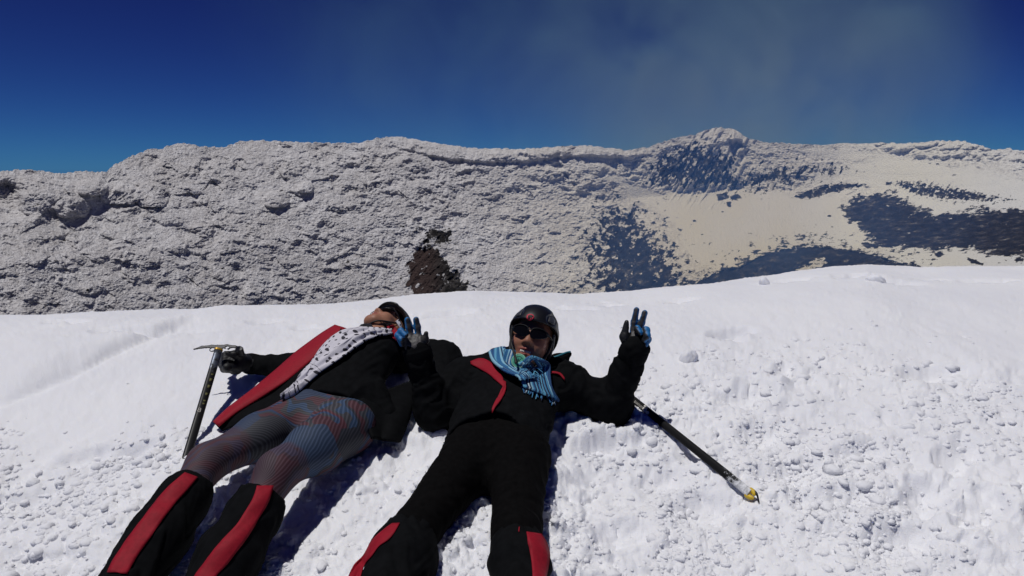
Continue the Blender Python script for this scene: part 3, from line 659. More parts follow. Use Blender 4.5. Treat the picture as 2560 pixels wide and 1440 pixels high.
bandc = ramp(nt, M2('FRACT', M2('ADD', M2('MULTIPLY', sx.outputs[0], 5.5), M2('MULTIPLY', nz.outputs['Fac'], 2.6))), [(0, (.105, .013, .026)), (.17, (.014, .050, .14)), (.34, (.040, .045, .058)), (.46, (.090, .012, .023)), (.60, (.016, .02, .036)), (.72, (.018, .068, .165)), (.88, (.045, .045, .055))], 'CONSTANT')
zc2 = mix(nt, ramp(nt, sc_.outputs[1], [(0, (0, 0, 0)), (.45, (1, 1, 1))], 'CONSTANT'), zc, bandc)
zc2 = mix(nt, ramp(nt, M2('ADD', sx.outputs[1], M2('MULTIPLY', M2('SUBTRACT', nz.outputs['Fac'], .5), .5)), [(.70, (0, 0, 0)), (.78, (.6, .6, .6))]), zc2, (.080, .013, .026))
light = mix(nt, .34, zc2, (.085, .085, .10)); dark = mix(nt, .55, zc2, (.006, .006, .009))
nt.links.new(mix(nt, stripe, dark, light), bs.inputs['Base Color']); bs.inputs['Roughness'].default_value = .75
# ------------------------------------------------------------------ the person on the right: both hands raised
def unions(*a, k=.03): return union([x for y in a for x in (y if isinstance(y, list) else [y])], k)
gs = lambda p: p[:, 2] - G0(p[:, 0], p[:, 1]) - .012
def build_p2():
    pel = P(1238, 1118, .12); hR = P(1180, 1142, .12); hL = P(1298, 1142, .12)
    nk = J(1300, 925, pel, .52, False); a = unit(nk - pel); l = unit(hL - hR); n = unit(np.cross(l, a)); l = np.cross(a, n)
    T = lambda s, w, d: pel + a * s + l * w + n * d
    sR = P(1165, 952, .15); sL = P(1405, 962, .15); eL = P(1528, 1014, .085); wL = J(1586, 876, eL, .25); eR = P(1086, 1030, .09); wR = J(1044, 880, eR, .25)
    kR = P(1030, 1335, .12); kL = P(1292, 1335, .12); aR = P(925, 1610, .08); aL = P(1316, 1610, .08)
    hc = J(1329, 852, nk, .20); tocam = unit(CAMP - hc); up0 = np.array([0, 0, 1.])
    fwd = unit(tocam + .27 * up0 + np.array([-.10, 0, 0])); ri = unit(np.cross(fwd, up0)); upv = np.cross(ri, fwd)
    ang = math.radians(12); u = upv * math.cos(ang) + np.array([1, 0, 0.]) * math.sin(ang); R = rot(fwd, u)
    r = root('person', tuple(G0_pt(pel)), 'person in black lying on the snow with both gloved hands raised in victory signs', 'person', 'people lying on the snow')
    head, lip = head_sdf(hc, R, True)
    torso_b = [cap(T(.0, 0, 0), T(.42, 0, .0), .14, .155, n=n, flat=1.7), cap(sR, sL, .06)]
    limbs_b = chain([sR, eR, wR], [.05, .042, .03]) + chain([sL, eL, wL], [.05, .042, .03]) + chain([hR, kR, aR], [.078, .05, .035]) + chain([hL, kL, aL], [.078, .05, .035])
    hands_b = [cap(wR, wR + unit(wR - eR) * .03, .026, .022), cap(wL, wL + unit(wL - eL) * .03, .026, .022)]
    body = union([head] + torso_b + limbs_b + hands_b + [cap(nk, hc - R[:, 2] * .05, .06, .055)], .03)
    lo, hi = bounds([hc, wR, wL, kR, kL, aR, aL, pel, eR, eL], .2)
    sdf_obj('body', body, lo, hi, .0045, m_skin2, r, dict(lip=lip))
    # teeth
    tx = np.linspace(-.021, .021, 8)
    for i in range(7):
        G = np.array([[loc(hc, R, (tx[i + j] * .97 + (.0006 if j == 0 else -.0006), .0865 - 7 * tx[i + j]**2, z)) for j in (0, 1)] for z in (-.0605, -.0655, -.0695)])
        slab('tooth', G, m_teeth, r, .003)
    # jacket
    fj = fold_noise(pel, a, .011, 14, 8, 3)
    up = [cap(T(.02, 0, .005), T(.40, 0, .012), .182, .198, n=n, flat=1.62), cap(sR, sL, .088)]
    coll = [cap(T(.46, -.05, .03), T(.50, .05, .02), .085, .08)]
    arms = chain([sR, eR, wR], [.085, .068, .050]) + chain([sL, eL, wL + unit(wL - eL) * .01], [.082, .070, .053])
    foldL = fold_noise(eL, wL - eL, .012, 20, 8, 5); foldR = fold_noise(eR, wR - eR, .012, 20, 8, 6)
    tor = unions(up, coll, arms, k=.05)
    def jack(p):
        q = p - pel; s = q @ a; w = q @ l
        d = tor(p) + fj(p) + .6 * np.where(w > 0, foldL(p), foldR(p)) + .0035 * fbm(p[:, 0] * 22 + p[:, 2] * 9, p[:, 1] * 22, 2, 77)
        hem = .055 - .62 * np.abs(w + .01)**1.15 + .008 * np.sin(w * 40)
        arm = np.minimum(np.abs(p[:, 0] - pel[0]) - .22, 0) * 0 + (np.minimum(np.linalg.norm(p - eL, axis=1), np.linalg.norm(p - eR, axis=1)) - .13)
        cut = np.minimum(hem - s, arm * 2)                                                   # open hem, sleeves kept
        return np.maximum(d, np.where(cut > 0, np.minimum(cut, .05), cut))
    lo, hi = bounds([sR, sL, eL, eR, wL, wR, pel, T(.5, 0, .1), T(-.1, .2, 0), T(-.1, -.2, 0)], .12)
    jk = sdf_obj('jacket', jack, lo, hi, .0068, m_black, r); child_base(jk, r)
    # cuffs
    for (w_, e_) in ((wR, eR), (wL, eL)):
        c0 = w_ - unit(w_ - e_) * .035; tube('cuff', [c0, c0 + unit(w_ - e_) * .02, c0 + unit(w_ - e_) * .045], [.0545, .057, .0555], m_black, jk, 18)
    # trousers
    th = [cap(T(-.02, 0, -.01), T(.16, 0, -.012), .172, .165, n=n, flat=1.7)] + chain([hR + l * .005, kR], [.105, .066]) + chain([hL, kL], [.107, .068]) + chain([kR, kR + unit(aR - kR) * .09], [.066, .06]) + chain([kL, kL + unit(aL - kL) * .09], [.068, .06])
    thu = union(th, .045); fp1 = fold_noise(kR, kR - hR, .006, 24, 6, 8); fp2 = fold_noise(pel, l, .004, 20, 10, 9)
    trou = lambda p: thu(p) + fp1(p) + fp2(p)
    lo, hi = bounds([hR, hL, kR, kL, T(.16, .17, .1), T(.16, -.17, -.1)], .13)
    sdf_obj('trousers', trou, lo, hi, .006, m_pants, r)
    # gaiters with a red panel down the outside
    for k_, a_, fl, Lp, Rp, tab in ((kR, aR, 11, [(981, 1311), (952, 1331), (927, 1356), (912, 1390), (890, 1408), (876, 1437), (862, 1475)], [(1000, 1310), (987, 1334), (971, 1353), (948, 1366), (932, 1392), (912, 1412), (904, 1440), (894, 1475)], None),
                                    (kL, aL, 12, [(1315, 1332), (1323, 1375), (1329, 1412), (1331, 1440), (1333, 1475)], [(1352, 1337), (1366, 1359), (1372, 1384), (1369, 1415), (1364, 1440), (1360, 1475)], (1298, 1325))):
        d_ = unit(a_ - k_); s0 = k_ + d_ * .005
        wide = .094 if fl == 11 else .083
        gf = union(chain([s0, s0 + d_ * .09, s0 + d_ * .22, a_], [wide - .016, wide, wide - .008, .058]), .03); fo = fold_noise(k_, d_, .010, 17, 9, fl)
        gai = lambda p, gf=gf, fo=fo, s0=s0, d_=d_: np.maximum(gf(p) + fo(p), -((p - s0) @ d_) - .012)
        lo, hi = bounds([k_, a_], .12); g = sdf_obj('gaiter', gai, lo, hi, .006, m_black, r); child_base(g, r)
        patch('red_panel', Lp, Rp, gai, m_red, g, 7, 26, .0015, .003)
        if tab: patch('red_tab', [(1297, 1319), (1297, 1331)], [(1299, 1319), (1299, 1331)], union([gai, trou], .01), m_red, g, 3, 4, .001, .002)
        bo = union([cap(a_, a_ + d_ * .05, .055), cap(a_ + d_ * .05, a_ + d_ * .05 + np.array([0, -.14, .06]), .045, .04)], .04); lo, hi = bounds([a_, a_ + d_ * .1 + np.array([0, -.16, .08])], .08)
        sdf_obj('boot', bo, lo, hi, .012, m_boot, r)
    # red inner facing of the open jacket front, collar corners
    sj = union([jack, trou], .005)
    patch('red_facing', [(1176, 906), (1204, 896), (1228, 906), (1246, 930), (1259, 946), (1262, 968)], [(1178, 912), (1194, 921), (1220, 936), (1242, 954), (1253, 965), (1260, 972)], sj, m_red, jk, 5, 18, .004, .003)
    patch('red_facing', [(1261, 955), (1253, 975), (1244, 992), (1237, 1012), (1228, 1030)], [(1265, 957), (1264, 985), (1255, 1001), (1243, 1014), (1230, 1031)], sj, m_red, jk, 5, 14, .004, .004)
    patch('red_facing', [(1346, 902), (1356, 912), (1366, 925)], [(1358, 905), (1368, 916), (1370, 930)], sj, m_red, jk, 4, 8, .006, .003)
    patch('red_piping', [(1368, 933), (1385, 931), (1398, 932), (1408, 940), (1412, 948)], [(1369, 937), (1385, 935), (1396, 937), (1404, 944), (1410, 952)], sj, m_red, jk, 3, 12, .005, .003)
    # hood bunched behind the neck
    hd = [P_at(x, y, d_) for x, y, d_ in ((1368, 930, 2.93), (1394, 904, 2.95), (1423, 885, 2.95))]
    hood = union([cap(hd[0], hd[1], .045, .036), cap(hd[1], hd[2], .030, .012), cap(P_at(1345, 925, 2.95), hd[0], .06, .05), cap(P_at(1375, 922, 2.97), P_at(1405, 915, 2.95), .04, .022)], .03)
    fh = fold_noise(hd[0], [1, 0, .5], .006, 20, 20, 14); lo, hi = bounds(hd + [P_at(1345, 925, 2.95)], .09)
    ho = sdf_obj('hood', lambda p: hood(p) + fh(p), lo, hi, .005, m_black, r); child_base(ho, r)
    hp_ = trace(hood, [1353, 1370, 1388, 1404, 1416, 1426], [898, 896, 892, 886, 881, 879]); tube('teal_piping', hp_ + unit(CAMP - hc) * .004, .0038, m_teal, ho, 6)
    # helmet
    hel = helmet_sdf(hc, R); lo, hi = bounds([hc], .19)
    he = sdf_obj('helmet', hel, lo, hi, .0038, m_helm, r); child_base(he, r)
    for s in (-1, 1):
        G = np.array([[(s * x, 0, z) for x in np.linspace(.056 - .006 * t, .081 - .010 * t, 5)] for t, z in zip(np.linspace(0, 1, 6), np.linspace(.068, .110, 6))]).reshape(-1, 3)
        fr = lambda x, z: .128 * np.sqrt(np.maximum(.02, 1 - (x / .101)**2 - ((z - .03) / .108)**2)) - .010
        G[:, 1] = fr(G[:, 0], G[:, 2]) - .001; slab('side_panel', loc(hc, R, G).reshape(6, 5, 3), m_panel, he, .002)
    def disc_on(name, poly, mat, off):                                                          # printed mark raised a hair above the shell
        poly = np.array(poly, float); c_ = poly.mean(0); ring = np.stack([c_ + (poly - c_) * k for k in (.02, .35, .7, 1.)]).reshape(-1, 2)
        G = trace(hel, ring[:, 0], ring[:, 1]).reshape(4, -1, 3); nr = grad(hel, G.reshape(-1, 3), .004).reshape(G.shape)
        G = np.concatenate([G, G[:, :1]], 1); nr = np.concatenate([nr, nr[:, :1]], 1)
        return slab(name, G + nr * off, mat, he, .0012, nr)
    thv = np.linspace(0, 2 * math.pi, 24, endpoint=False)
    disc_on('emblem', np.stack([1326 + 9.2 * np.cos(thv), 793 + 6.6 * np.sin(thv)], 1), m_redb, .0030)
    m_ = [(1318.5, 794), (1320, 790), (1324, 788.2), (1329, 788), (1333, 790), (1335.5, 793.5), (1334, 796.5), (1332.4, 794.5), (1331, 795.5), (1330.4, 799), (1328.4, 799), (1327.6, 796), (1325, 796), (1324.2, 799), (1322, 799), (1321.4, 796), (1320, 797.5), (1318.4, 797)]
    m_ = [(1326 + (x - 1326) * .74, 793 + (y - 793.5) * .74) for x, y in m_]
    disc_on('emblem_beast', m_, m_trim, .0044)
    # straps from the shell to the buckle under the chin
    L_ = [loc(hc, R, (.083, .045, .03)), P_at(1277, 845, hc[1] - .09), P_at(1278, 858, hc[1] - .11), P_at(1284, 878, hc[1] - .14), P_at(1289, 896, hc[1] - .18), P_at(1290, 908, hc[1] - .2)]
    tube('chin_strap', L_, .0048, m_trim, he, 8)
    L2 = [loc(hc, R, (.078, .02, .01)), loc(hc, R, (.070, .05, -.05)), loc(hc, R, (.045, .075, -.105))]; tube('chin_strap', L2, .005, m_trim, he, 8)
    L3 = [loc(hc, R, (-.082, .02, .02)), loc(hc, R, (-.075, .03, -.05)), loc(hc, R, (-.045, .06, -.115))]; tube('chin_strap', L3, .006, m_trim, he, 8)
    tube('cradle_band', [loc(hc, R, (-.084, .03, .035)), loc(hc, R, (-.086, .0, -.01)), loc(hc, R, (-.08, -.03, -.06))], .007, m_panel, he, 8)
    # sunglasses
    sg = bpy.data.objects.new('sunglasses', None); COL.objects.link(sg); sg.parent = r; child_base(sg, r)
    for s in (-1, 1):
        lens_obj('lens', hc, R, s, m_lens, sg)
        tube('temple', loc(hc, R, [(s * .064, .092, .016), (s * .078, .06, .016), (s * .084, .0, .012)]), .0035, m_trim, sg, 6)
        thb = np.linspace(math.pi, 0, 8); tube('brow_bar', loc(hc, R, [(s * (.0365 + .031 * math.cos(q)), .1125 - 4.2 * (.0365 + .031 * math.cos(q))**2, .011 + .019 * abs(math.sin(q))**.8 + .001) for q in thb]), .0016, m_trim, sg, 6)
    tube('bridge', loc(hc, R, [(-.009, .1095, .017), (0, .1115, .0195), (.009, .1095, .017)]), .0028, m_trim, sg, 6)
    # green round pendant under the strap
    pc = P_at(1297, 903, hc[1] - .155); pn = unit(CAMP - pc + np.array([-.3, 0, .6])); pu = unit(np.cross(pn, [1, 0, .2])); pv = np.cross(pn, pu)
    ring = lambda rad, q: [pc + pu * math.cos(t) * rad + pv * math.sin(t) * rad + pn * q for t in np.linspace(0, 2 * math.pi, 29)]
    G = np.stack([ring(.001, .004), ring(.012, .004), ring(.022, .004), ring(.0285, .003), ring(.030, -.004)]); pd = slab('pendant', G, m_green, r, .003, np.broadcast_to(pn, G.shape)); child_base(pd, r)
    tube('pendant_ring', ring(.026, .0065), .0012, m_greenp, pd, 6); tube('pendant_ring', ring(.017, .0075), .0009, m_greend, pd, 6)
    for t in np.linspace(0, 2 * math.pi, 6, endpoint=False): tube('pendant_spoke', [pc + pn * .0075, pc + pn * .0075 + (pu * math.cos(t) + pv * math.sin(t)) * .016], .0008, m_greend, pd, 5)
    # blue striped scarf: gathered cotton, each stripe its own cord of cloth
    rng = random.Random(4); sc = []; sid = []
    sj2 = union([jack, lambda p: body(p) - .012], .01)
    def lay(px_pts, lift, rad):
        q = np.array(px_pts, float); p_ = trace(sj2, q[:, 0], q[:, 1]); n_ = grad(sj2, p_, .01); l_ = np.asarray(lift)[:, None] if np.ndim(lift) else lift
        sc.append((p_ + n_ * l_, rad)); sid.append(rng.random())
    nA = 23
    for i in range(nA):                                                                      # left wing: from the shoulder edge to the knot
        t = i / (nA - 1); tp = (1224 + 66 * t, 884 - 9 * math.sin(t * 2.6) - 1 * t)
        c1 = (1236 + 52 * t, 916 - 8 * t + 4 * math.sin(t * 3)); c2 = (1262 + 36 * t, 944 - 4 * t); en = (1290 + 28 * t, 962 - 8 * t); e2 = (1300 + 28 * t, 970 - 6 * t)
        lay([tp, c1, c2, en, e2], [.010, .026, .034, .040, .036], [.0068, .0075, .0068, .0055, .0045])
    nB = 26
    for i in range(nB):                                                                      # right wing: up round the chin and down over the chest
        t = i / (nB - 1)
        a0 = (1301 + 14 * t, 935 - 6 * t); a1 = (1303 + 28 * t, 908 - 9 * t); a2 = (1318 + 34 * t, 886 + 24 * t) if t > .25 else (1312 + 30 * t, 912); a3 = (1312 + 52 * t, 945 - 2 * t); a4 = (1308 + 68 * t, 966 + 12 * t); a5 = (1310 + 77 * t, 974 + 30 * t)
        if t > .45: pts_ = [(1304 + 6 * t, 925 - 6 * t), (1303 + 20 * t, 905 - 6 * t), (1310 + 36 * t, 893 + 6 * t), (1318 + 48 * t, 918 + 6 * t), a3 if t < .3 else (1313 + 56 * t, 945), a4, a5]
        else: pts_ = [(1302 + 8 * t, 928), (1303 + 22 * t, 908), (1308 + 34 * t, 905 + 4 * t), (1310 + 48 * t, 926), (1309 + 58 * t, 948), (1307 + 66 * t, 966 + 10 * t), a5]
        m_k = len(pts_); lay(pts_, np.linspace(.034, .014, m_k), np.linspace(.0068, .0062, m_k))
    scf = multi_tube('scarf', sc, m_scarf, r, 8, sid); child_base(scf, r)
    fr_ = []; fs_ = []
    for i in range(26):
        t = rng.random(); x0, y0 = 1300 + 84 * t, 968 + 32 * t; dx = rng.uniform(-3, 7); q = np.array([(x0, y0), (x0 + dx, y0 + 8), (x0 + dx * 1.4 + rng.uniform(-2, 2), y0 + rng.uniform(9, 17))])
        p_ = trace(sj2, q[:, 0], q[:, 1]); fr_.append((p_ + grad(sj2, p_, .01) * .006, [.0026, .002, .0016])); fs_.append(rng.random())
    for i in range(16):
        x0, y0 = 1296 + rng.uniform(0, 34), 948 + rng.uniform(-4, 16); q = np.array([(x0, y0), (x0 + rng.uniform(4, 12), y0 - rng.uniform(2, 8)), (x0 + rng.uniform(10, 22), y0 + rng.uniform(-6, 8))])
        p_ = trace(sj2, q[:, 0], q[:, 1]); fr_.append((p_ + grad(sj2, p_, .01) * .044, [.0028, .002, .0016])); fs_.append(rng.random())
    multi_tube('fringe', fr_, m_scarf, scf, 5, fs_)['kind'] = 'stuff'
    # gloves
    def glove(w, e, dist, palm, fingers, thumb, curled, side, label=None):
        """fingers etc. as lists of (px, py, toward camera m) with radii in m"""
        base = np.linalg.norm(w - CAMP)
        Hp = lambda x, y, dz=0.: CAMP + ray(x, y) / np.linalg.norm(ray(x, y)) * (base - dz)
        def ch(l_): pts_ = [Hp(*q[:3]) for q in l_]; rs_ = [q[3] for q in l_]; return chain(pts_, rs_), pts_
        fp_, allp = [], []
        pm, q_ = ch(palm[0]); pms = pm; allp += q_
        for k in palm[1:]: c_, q_ = ch(k); pms = pms + c_; allp += q_
        fing = []
        for k in fingers: c_, q_ = ch(k); fing.append(union(c_, .008)); allp += q_
        cur = []
        for k in curled: c_, q_ = ch(k); cur.append(union(c_, .008)); allp += q_
        tb, q_ = ch(thumb); allp += q_; tbu = union(tb, .012)
        wr = cap(w - unit(w - e) * .04, Hp(palm[0][0][0], palm[0][0][1]), .038, .036)
        pu = union(pms + [wr], .02)
        def f(p):
            d = smin(pu(p), tbu(p), .012)
            for g in fing: d = smin(d, g(p), .007)
            for g in cur: d = smin(d, g(p), .005)
            return d + .0012 * fbm(p[:, 0] * 90, p[:, 2] * 90 + p[:, 1] * 60, 2, 91)
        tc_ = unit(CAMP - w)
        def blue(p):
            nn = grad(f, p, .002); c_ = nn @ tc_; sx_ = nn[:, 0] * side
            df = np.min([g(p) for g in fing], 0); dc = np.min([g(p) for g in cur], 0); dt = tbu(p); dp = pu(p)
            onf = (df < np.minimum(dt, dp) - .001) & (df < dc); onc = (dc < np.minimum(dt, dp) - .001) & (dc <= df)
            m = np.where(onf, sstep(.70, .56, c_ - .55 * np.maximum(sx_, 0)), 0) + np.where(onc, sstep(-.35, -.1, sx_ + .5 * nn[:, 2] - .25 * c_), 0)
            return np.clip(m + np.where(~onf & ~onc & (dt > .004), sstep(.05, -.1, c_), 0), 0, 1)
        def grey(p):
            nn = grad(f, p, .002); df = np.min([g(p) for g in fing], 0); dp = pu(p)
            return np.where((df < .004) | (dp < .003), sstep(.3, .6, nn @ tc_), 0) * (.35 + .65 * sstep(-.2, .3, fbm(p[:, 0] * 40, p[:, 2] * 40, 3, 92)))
        lo, hi = bounds(allp + [w], .05)
        return sdf_obj('glove', f, lo, hi, .0032, m_glove, r, dict(blue=blue, grey=grey))
    glove(wL, eL, 0, [[(1588, 868, 0, .034), (1586, 846, 0, .026)], [(1592, 864, 0, .034), (1602, 846, 0, .024)]],
          [[(1582, 836, 0, .013), (1585, 806, 0, .0122), (1591.5, 775, .004, .0112)], [(1596, 836, 0, .013), (1604, 808, 0, .0122), (1612, 782, .004, .0112)]],
          [(1570, 868, .010, .019), (1561, 842, .022, .017), (1566.5, 806, .030, .0095)],
          [[(1598, 836, .010, .013), (1593, 822, .032, .0125), (1600, 832, .046, .010)], [(1612, 842, .010, .014), (1615, 826, .028, .0145), (1618, 840, .044, .0125), (1609, 850, .040, .010)], [(1614, 854, .008, .013), (1620, 848, .026, .0125), (1614, 862, .030, .010)]], 1)
    glove(wR, eR, 0, [[(1042, 870, 0, .032), (1045, 850, 0, .024)], [(1034, 868, 0, .032), (1022, 851, 0, .024)]],
          [[(1046, 842, 0, .0135), (1043.5, 818, 0, .0130), (1040, 799, .004, .0118)], [(1026, 842, 0, .0135), (1022.5, 818, 0, .0130), (1018.5, 800, .004, .0118)]],
          [(1054, 868, .008, .017), (1062, 850, .018, .0145), (1065.5, 833, .026, .0085)],
          [[(1010, 850, .008, .0135), (1003, 828, .026, .0125), (1014, 838, .042, .011)], [(1006, 860, .008, .013), (995, 838, .022, .0120), (1004, 850, .038, .011)]], -1)
    return jack, trou, body, (eL, eR)
def G0_pt(p): return (float(p[0]), float(p[1]), float(G0(p[0], p[1])))
def P_at(px, py, y):
    d = ray(px, py); return CAMP + d * (y / d[1])
m_redb = plain('emblem_red', (.55, .03, .06), .5); m_green = plain('mint_enamel', (.10, .42, .28), .35, .5, .2, 120); m_greenp = plain('pale_green_rim', (.42, .62, .48), .4); m_greend = plain('dark_green_line', (.02, .10, .07), .5)
m_scarf, nt, bs = node_mat('blue_striped_cotton')
at = N(nt, 'ShaderNodeAttribute', attribute_name='sid'); tc = N(nt, 'ShaderNodeTexCoord'); nz = N(nt, 'ShaderNodeTexNoise', i_Scale=260., i_Detail=2.); nt.links.new(tc.outputs['Object'], nz.inputs['Vector'])
cc = ramp(nt, at.outputs['Fac'], [(0, (.012, .055, .16)), (.16, (.22, .45, .58)), (.26, (.015, .10, .26)), (.40, (.05, .22, .40)), (.5, (.010, .02, .06)), (.62, (.48, .58, .62)), (.70, (.02, .13, .30)), (.82, (.10, .33, .50)), (.92, (.012, .035, .10))], 'CONSTANT')
nt.links.new(mix(nt, nz.outputs['Fac'], cc, tuple([.01, .06, .15])) if False else cc, bs.inputs['Base Color']); bs.inputs['Roughness'].default_value = .85; bump(nt, bs, nz.outputs['Fac'], .003)
p2 = build_p2()
# ------------------------------------------------------------------ the person on the left: looking up at the sky, jacket open
m_white_scarf, nt, bs = node_mat('white_dotted_cotton')
at = N(nt, 'ShaderNodeAttribute', attribute_name='uvm'); mp = N(nt, 'ShaderNodeMapping'); nt.links.new(at.outputs['Vector'], mp.inputs[0])
vo = N(nt, 'ShaderNodeTexVoronoi', i_Scale=34., i_Randomness=.5, voronoi_dimensions='2D'); nt.links.new(mp.outputs[0], vo.inputs['Vector'])
sc2 = N(nt, 'ShaderNodeSeparateColor'); nt.links.new(vo.outputs['Color'], sc2.inputs[0])
rad = mth(nt, 'ADD', mth(nt, 'MULTIPLY', sc2.outputs[0], .20), .14); dot = mth(nt, 'LESS_THAN', vo.outputs['Distance'], rad)
nt.links.new(mix(nt, dot, (.60, .585, .64), (.020, .018, .030)), bs.inputs['Base Color']); bs.inputs['Roughness'].default_value = .8
def build_p1():
    pel = P(812, 1048, .115); hR = P(765, 1036, .12); hL = P(868, 1068, .12)
    nk = J(925, 850, pel, .55, False); a = unit(nk - pel); l = unit(hL - hR); n = unit(np.cross(l, a)); l = np.cross(a, n)
    T = lambda s, w, d: pel + a * s + l * w + n * d
    kR = P(518, 1157, .17); kL = P(694, 1178, .21); aR = P(333, 1440, .085); aL = P(547, 1440, .095)
    sR = P(838, 898, .12); eR = P(712, 918, .075); wR = P(632, 910, .085); sL = P(1000, 880, .13); eL = P(1105, 905, .08); wL = P(1092, 985, .10)
    hc = P(964, 827, .134)
    fwd = unit([-.24, .22, .95]); R = rot(fwd, [.36, .91, -.12])
    r = root('person', G0_pt(pel), 'person in patterned leggings and open jacket lying back and gripping an upright ice axe', 'person', 'people lying on the snow')
    head, lip = head_sdf(hc, R, False)
    body = union([head, cap(nk, hc - R[:, 2] * .06 - R[:, 1] * .02, .05, .048), cap(T(0, 0, 0), T(.44, 0, 0), .12, .13, n=n, flat=1.7), cap(sR, sL, .05)] + chain([sR, eR, wR, wR + unit(wR - eR) * .06], [.045, .036, .026, .022]) + chain([sL, eL, wL, wL + unit(wL - eL) * .06], [.045, .036, .026, .022])
                 + chain([hR, kR, aR], [.07, .042, .03]) + chain([hL, kL, aL], [.07, .042, .03]), .03)
    lo, hi = bounds([hc, wR, wL, kR, kL, aR, aL, pel, eR, eL], .18); sdf_obj('body', body, lo, hi, .0048, m_skin1, r, dict(lip=lip))
    # leggings
    lg = union([cap(T(-.02, 0, -.01), T(.13, 0, -.01), .148, .128, n=n, flat=1.55)] + chain([hR, (hR + kR) / 2, kR], [.098, .080, .058]) + chain([hL, (hL + kL) / 2, kL], [.108, .088, .060]) + chain([kR, kR + unit(aR - kR) * .20], [.058, .060]) + chain([kL, kL + unit(aL - kL) * .20], [.060, .060]), .045)
    lgf = lambda p: np.maximum(lg(p), (p - pel) @ a - .075)
    def legc(p):
        # stripe coordinate: across the thighs, bending into chevrons at the hip and knee
        out = np.zeros((len(p), 3)); dR = cap(hR, kR, .08)(p); dL = cap(hL, kL, .08)(p); w = sstep(-.03, .03, dL - dR)
        def co(h_, k_, bend):
            ax = unit(k_ - h_); q = p - h_; s = q @ ax; lat = (q - s[:, None] * ax) @ unit(np.cross(ax, n)); return s + bend * np.abs(lat - .012) - .35 * s * lat / .1
        def co2(h_, k_):
            ax = unit(k_ - h_); q = p - h_; s = q @ ax; o = unit(np.cross(ax, n)); ang = np.arctan2((q - s[:, None] * ax) @ o, (q - s[:, None] * ax) @ np.cross(o, ax)); return .085 * ang + .45 * s
        cR = co(hR, kR, .55); cL = co2(hL, kL)
        out[:, 0] = np.where(w > .5, cR, cL + 3.); fR = (p - hR) @ (kR - hR) / ((kR - hR) @ (kR - hR)); fL = (p - hL) @ (kL - hL) / ((kL - hL) @ (kL - hL)); out[:, 1] = np.where(w > .5, fR, fL - .12); return out
    lo, hi = bounds([hR, hL, kR, kL, aR, aL, T(.1, .15, .1), T(.1, -.15, -.1)], .13); sdf_obj('leggings', lgf, lo, hi, .005, m_leg, r, dict(legc=legc))
    # gaiters
    for k_, a_, s_, Lp, Rp in ((kR, aR, 31, [(462, 1183), (427, 1212), (396, 1247), (365, 1287), (315, 1353), (281, 1406), (270, 1432)], [(494, 1195), (465, 1231), (440, 1256), (409, 1297), (377, 1344), (343, 1391), (318, 1436)]),
                               (kL, aL, 32, [(642, 1216), (634, 1247), (612, 1281), (593, 1312), (565, 1341), (540, 1369), (515, 1403), (490, 1437), (470, 1475)], [(683, 1217), (674, 1247), (662, 1272), (643, 1303), (618, 1344), (593, 1378), (562, 1419), (540, 1439), (524, 1475)])):
        d_ = unit(a_ - k_); s0 = k_ + d_ * .095; e_ = a_ + d_ * .10
        gf = union(chain([s0 - d_ * .05, s0 + d_ * .06, s0 + d_ * .20, e_], [.066, .079, .088, .078]), .03); fo = fold_noise(k_, d_, .012, 14, 9, s_)
        gai = lambda p, gf=gf, fo=fo, s0=s0, d_=d_: np.maximum(gf(p) + fo(p), -((p - s0) @ d_))
        lo, hi = bounds([k_, e_], .12); g = sdf_obj('gaiter', gai, lo, hi, .006, m_black, r); child_base(g, r)
        patch('red_panel', Lp, Rp, gai, m_red, g, 7, 34, .0015, .003)
        if s_ == 31:
            q = trace(gai, [262, 282, 304, 324], [1434, 1438, 1440, 1441]); tube('hook_strap', q + unit(CAMP - k_) * .004, .007, m_trim, g, 6)
            for x in (283, 295, 307): q = trace(gai, [x, x + 5], [1439, 1431]); tube('lace', q + unit(CAMP - k_) * .011, .0018, m_lace, g, 5)
        bo = union([cap(e_ - d_ * .03, e_ + d_ * .03, .05), cap(e_ + d_ * .03, e_ + d_ * .05 + np.array([0, -.12, .05]), .045, .04)], .04); lo, hi = bounds([e_, e_ + d_ * .1 + np.array([0, -.16, .1])], .08)
        sdf_obj('boot', bo, lo, hi, .012, m_boot, r)
    # jacket: trunk, both sleeves, the near front spread out to the left and the far front fallen to the right
    fj = fold_noise(pel, a, .010, 14, 8, 33); fe = fold_noise(eR, wR - eR, .008, 30, 9, 34)
    tor = union([cap(T(.04, 0, .0), T(.40, 0, .01), .148, .170, n=n, flat=1.55), cap(sR, sL, .078)], .05); slR = union(chain([sR, eR, wR], [.070, .054, .046]), .03); slL = union(chain([sL, eL, wL], [.085, .090, .05]), .04)
    skirt = union([cap(T(.14, .12, -.02), P(968, 1040, .08), .095, .055)], .05)
    def jack(p):
        s = (p - pel) @ a; w = (p - pel) @ l
        t_ = np.maximum(tor(p) + fj(p), (.055 + .10 * np.clip(-w, -.1, .2) - .0 * w) - s)
        return smin(smin(smin(t_, slR(p) + fe(p), .03), slL(p) + .8 * fj(p), .04), skirt(p) + .8 * fj(p), .03)
    lo, hi = bounds([sR, sL, eR, eL, wR, wL, pel, T(.5, 0, .1), P(985, 1090, 0)], .12)
    jk = sdf_obj('jacket', jack, lo, hi, .0068, m_black, r); child_base(jk, r)
    tube('cuff', [wR - unit(wR - eR) * .015, wR + unit(wR - eR) * .012, wR + unit(wR - eR) * .03], [.047, .050, .047], m_black, jk, 16)
    lay_ = union([jack, lgf, lambda p: (p[:, 2] - G0(p[:, 0], p[:, 1]) - .035) * .9, cap(P(700, 980, .06), P(620, 1040, .05), .05, .03)], .05)
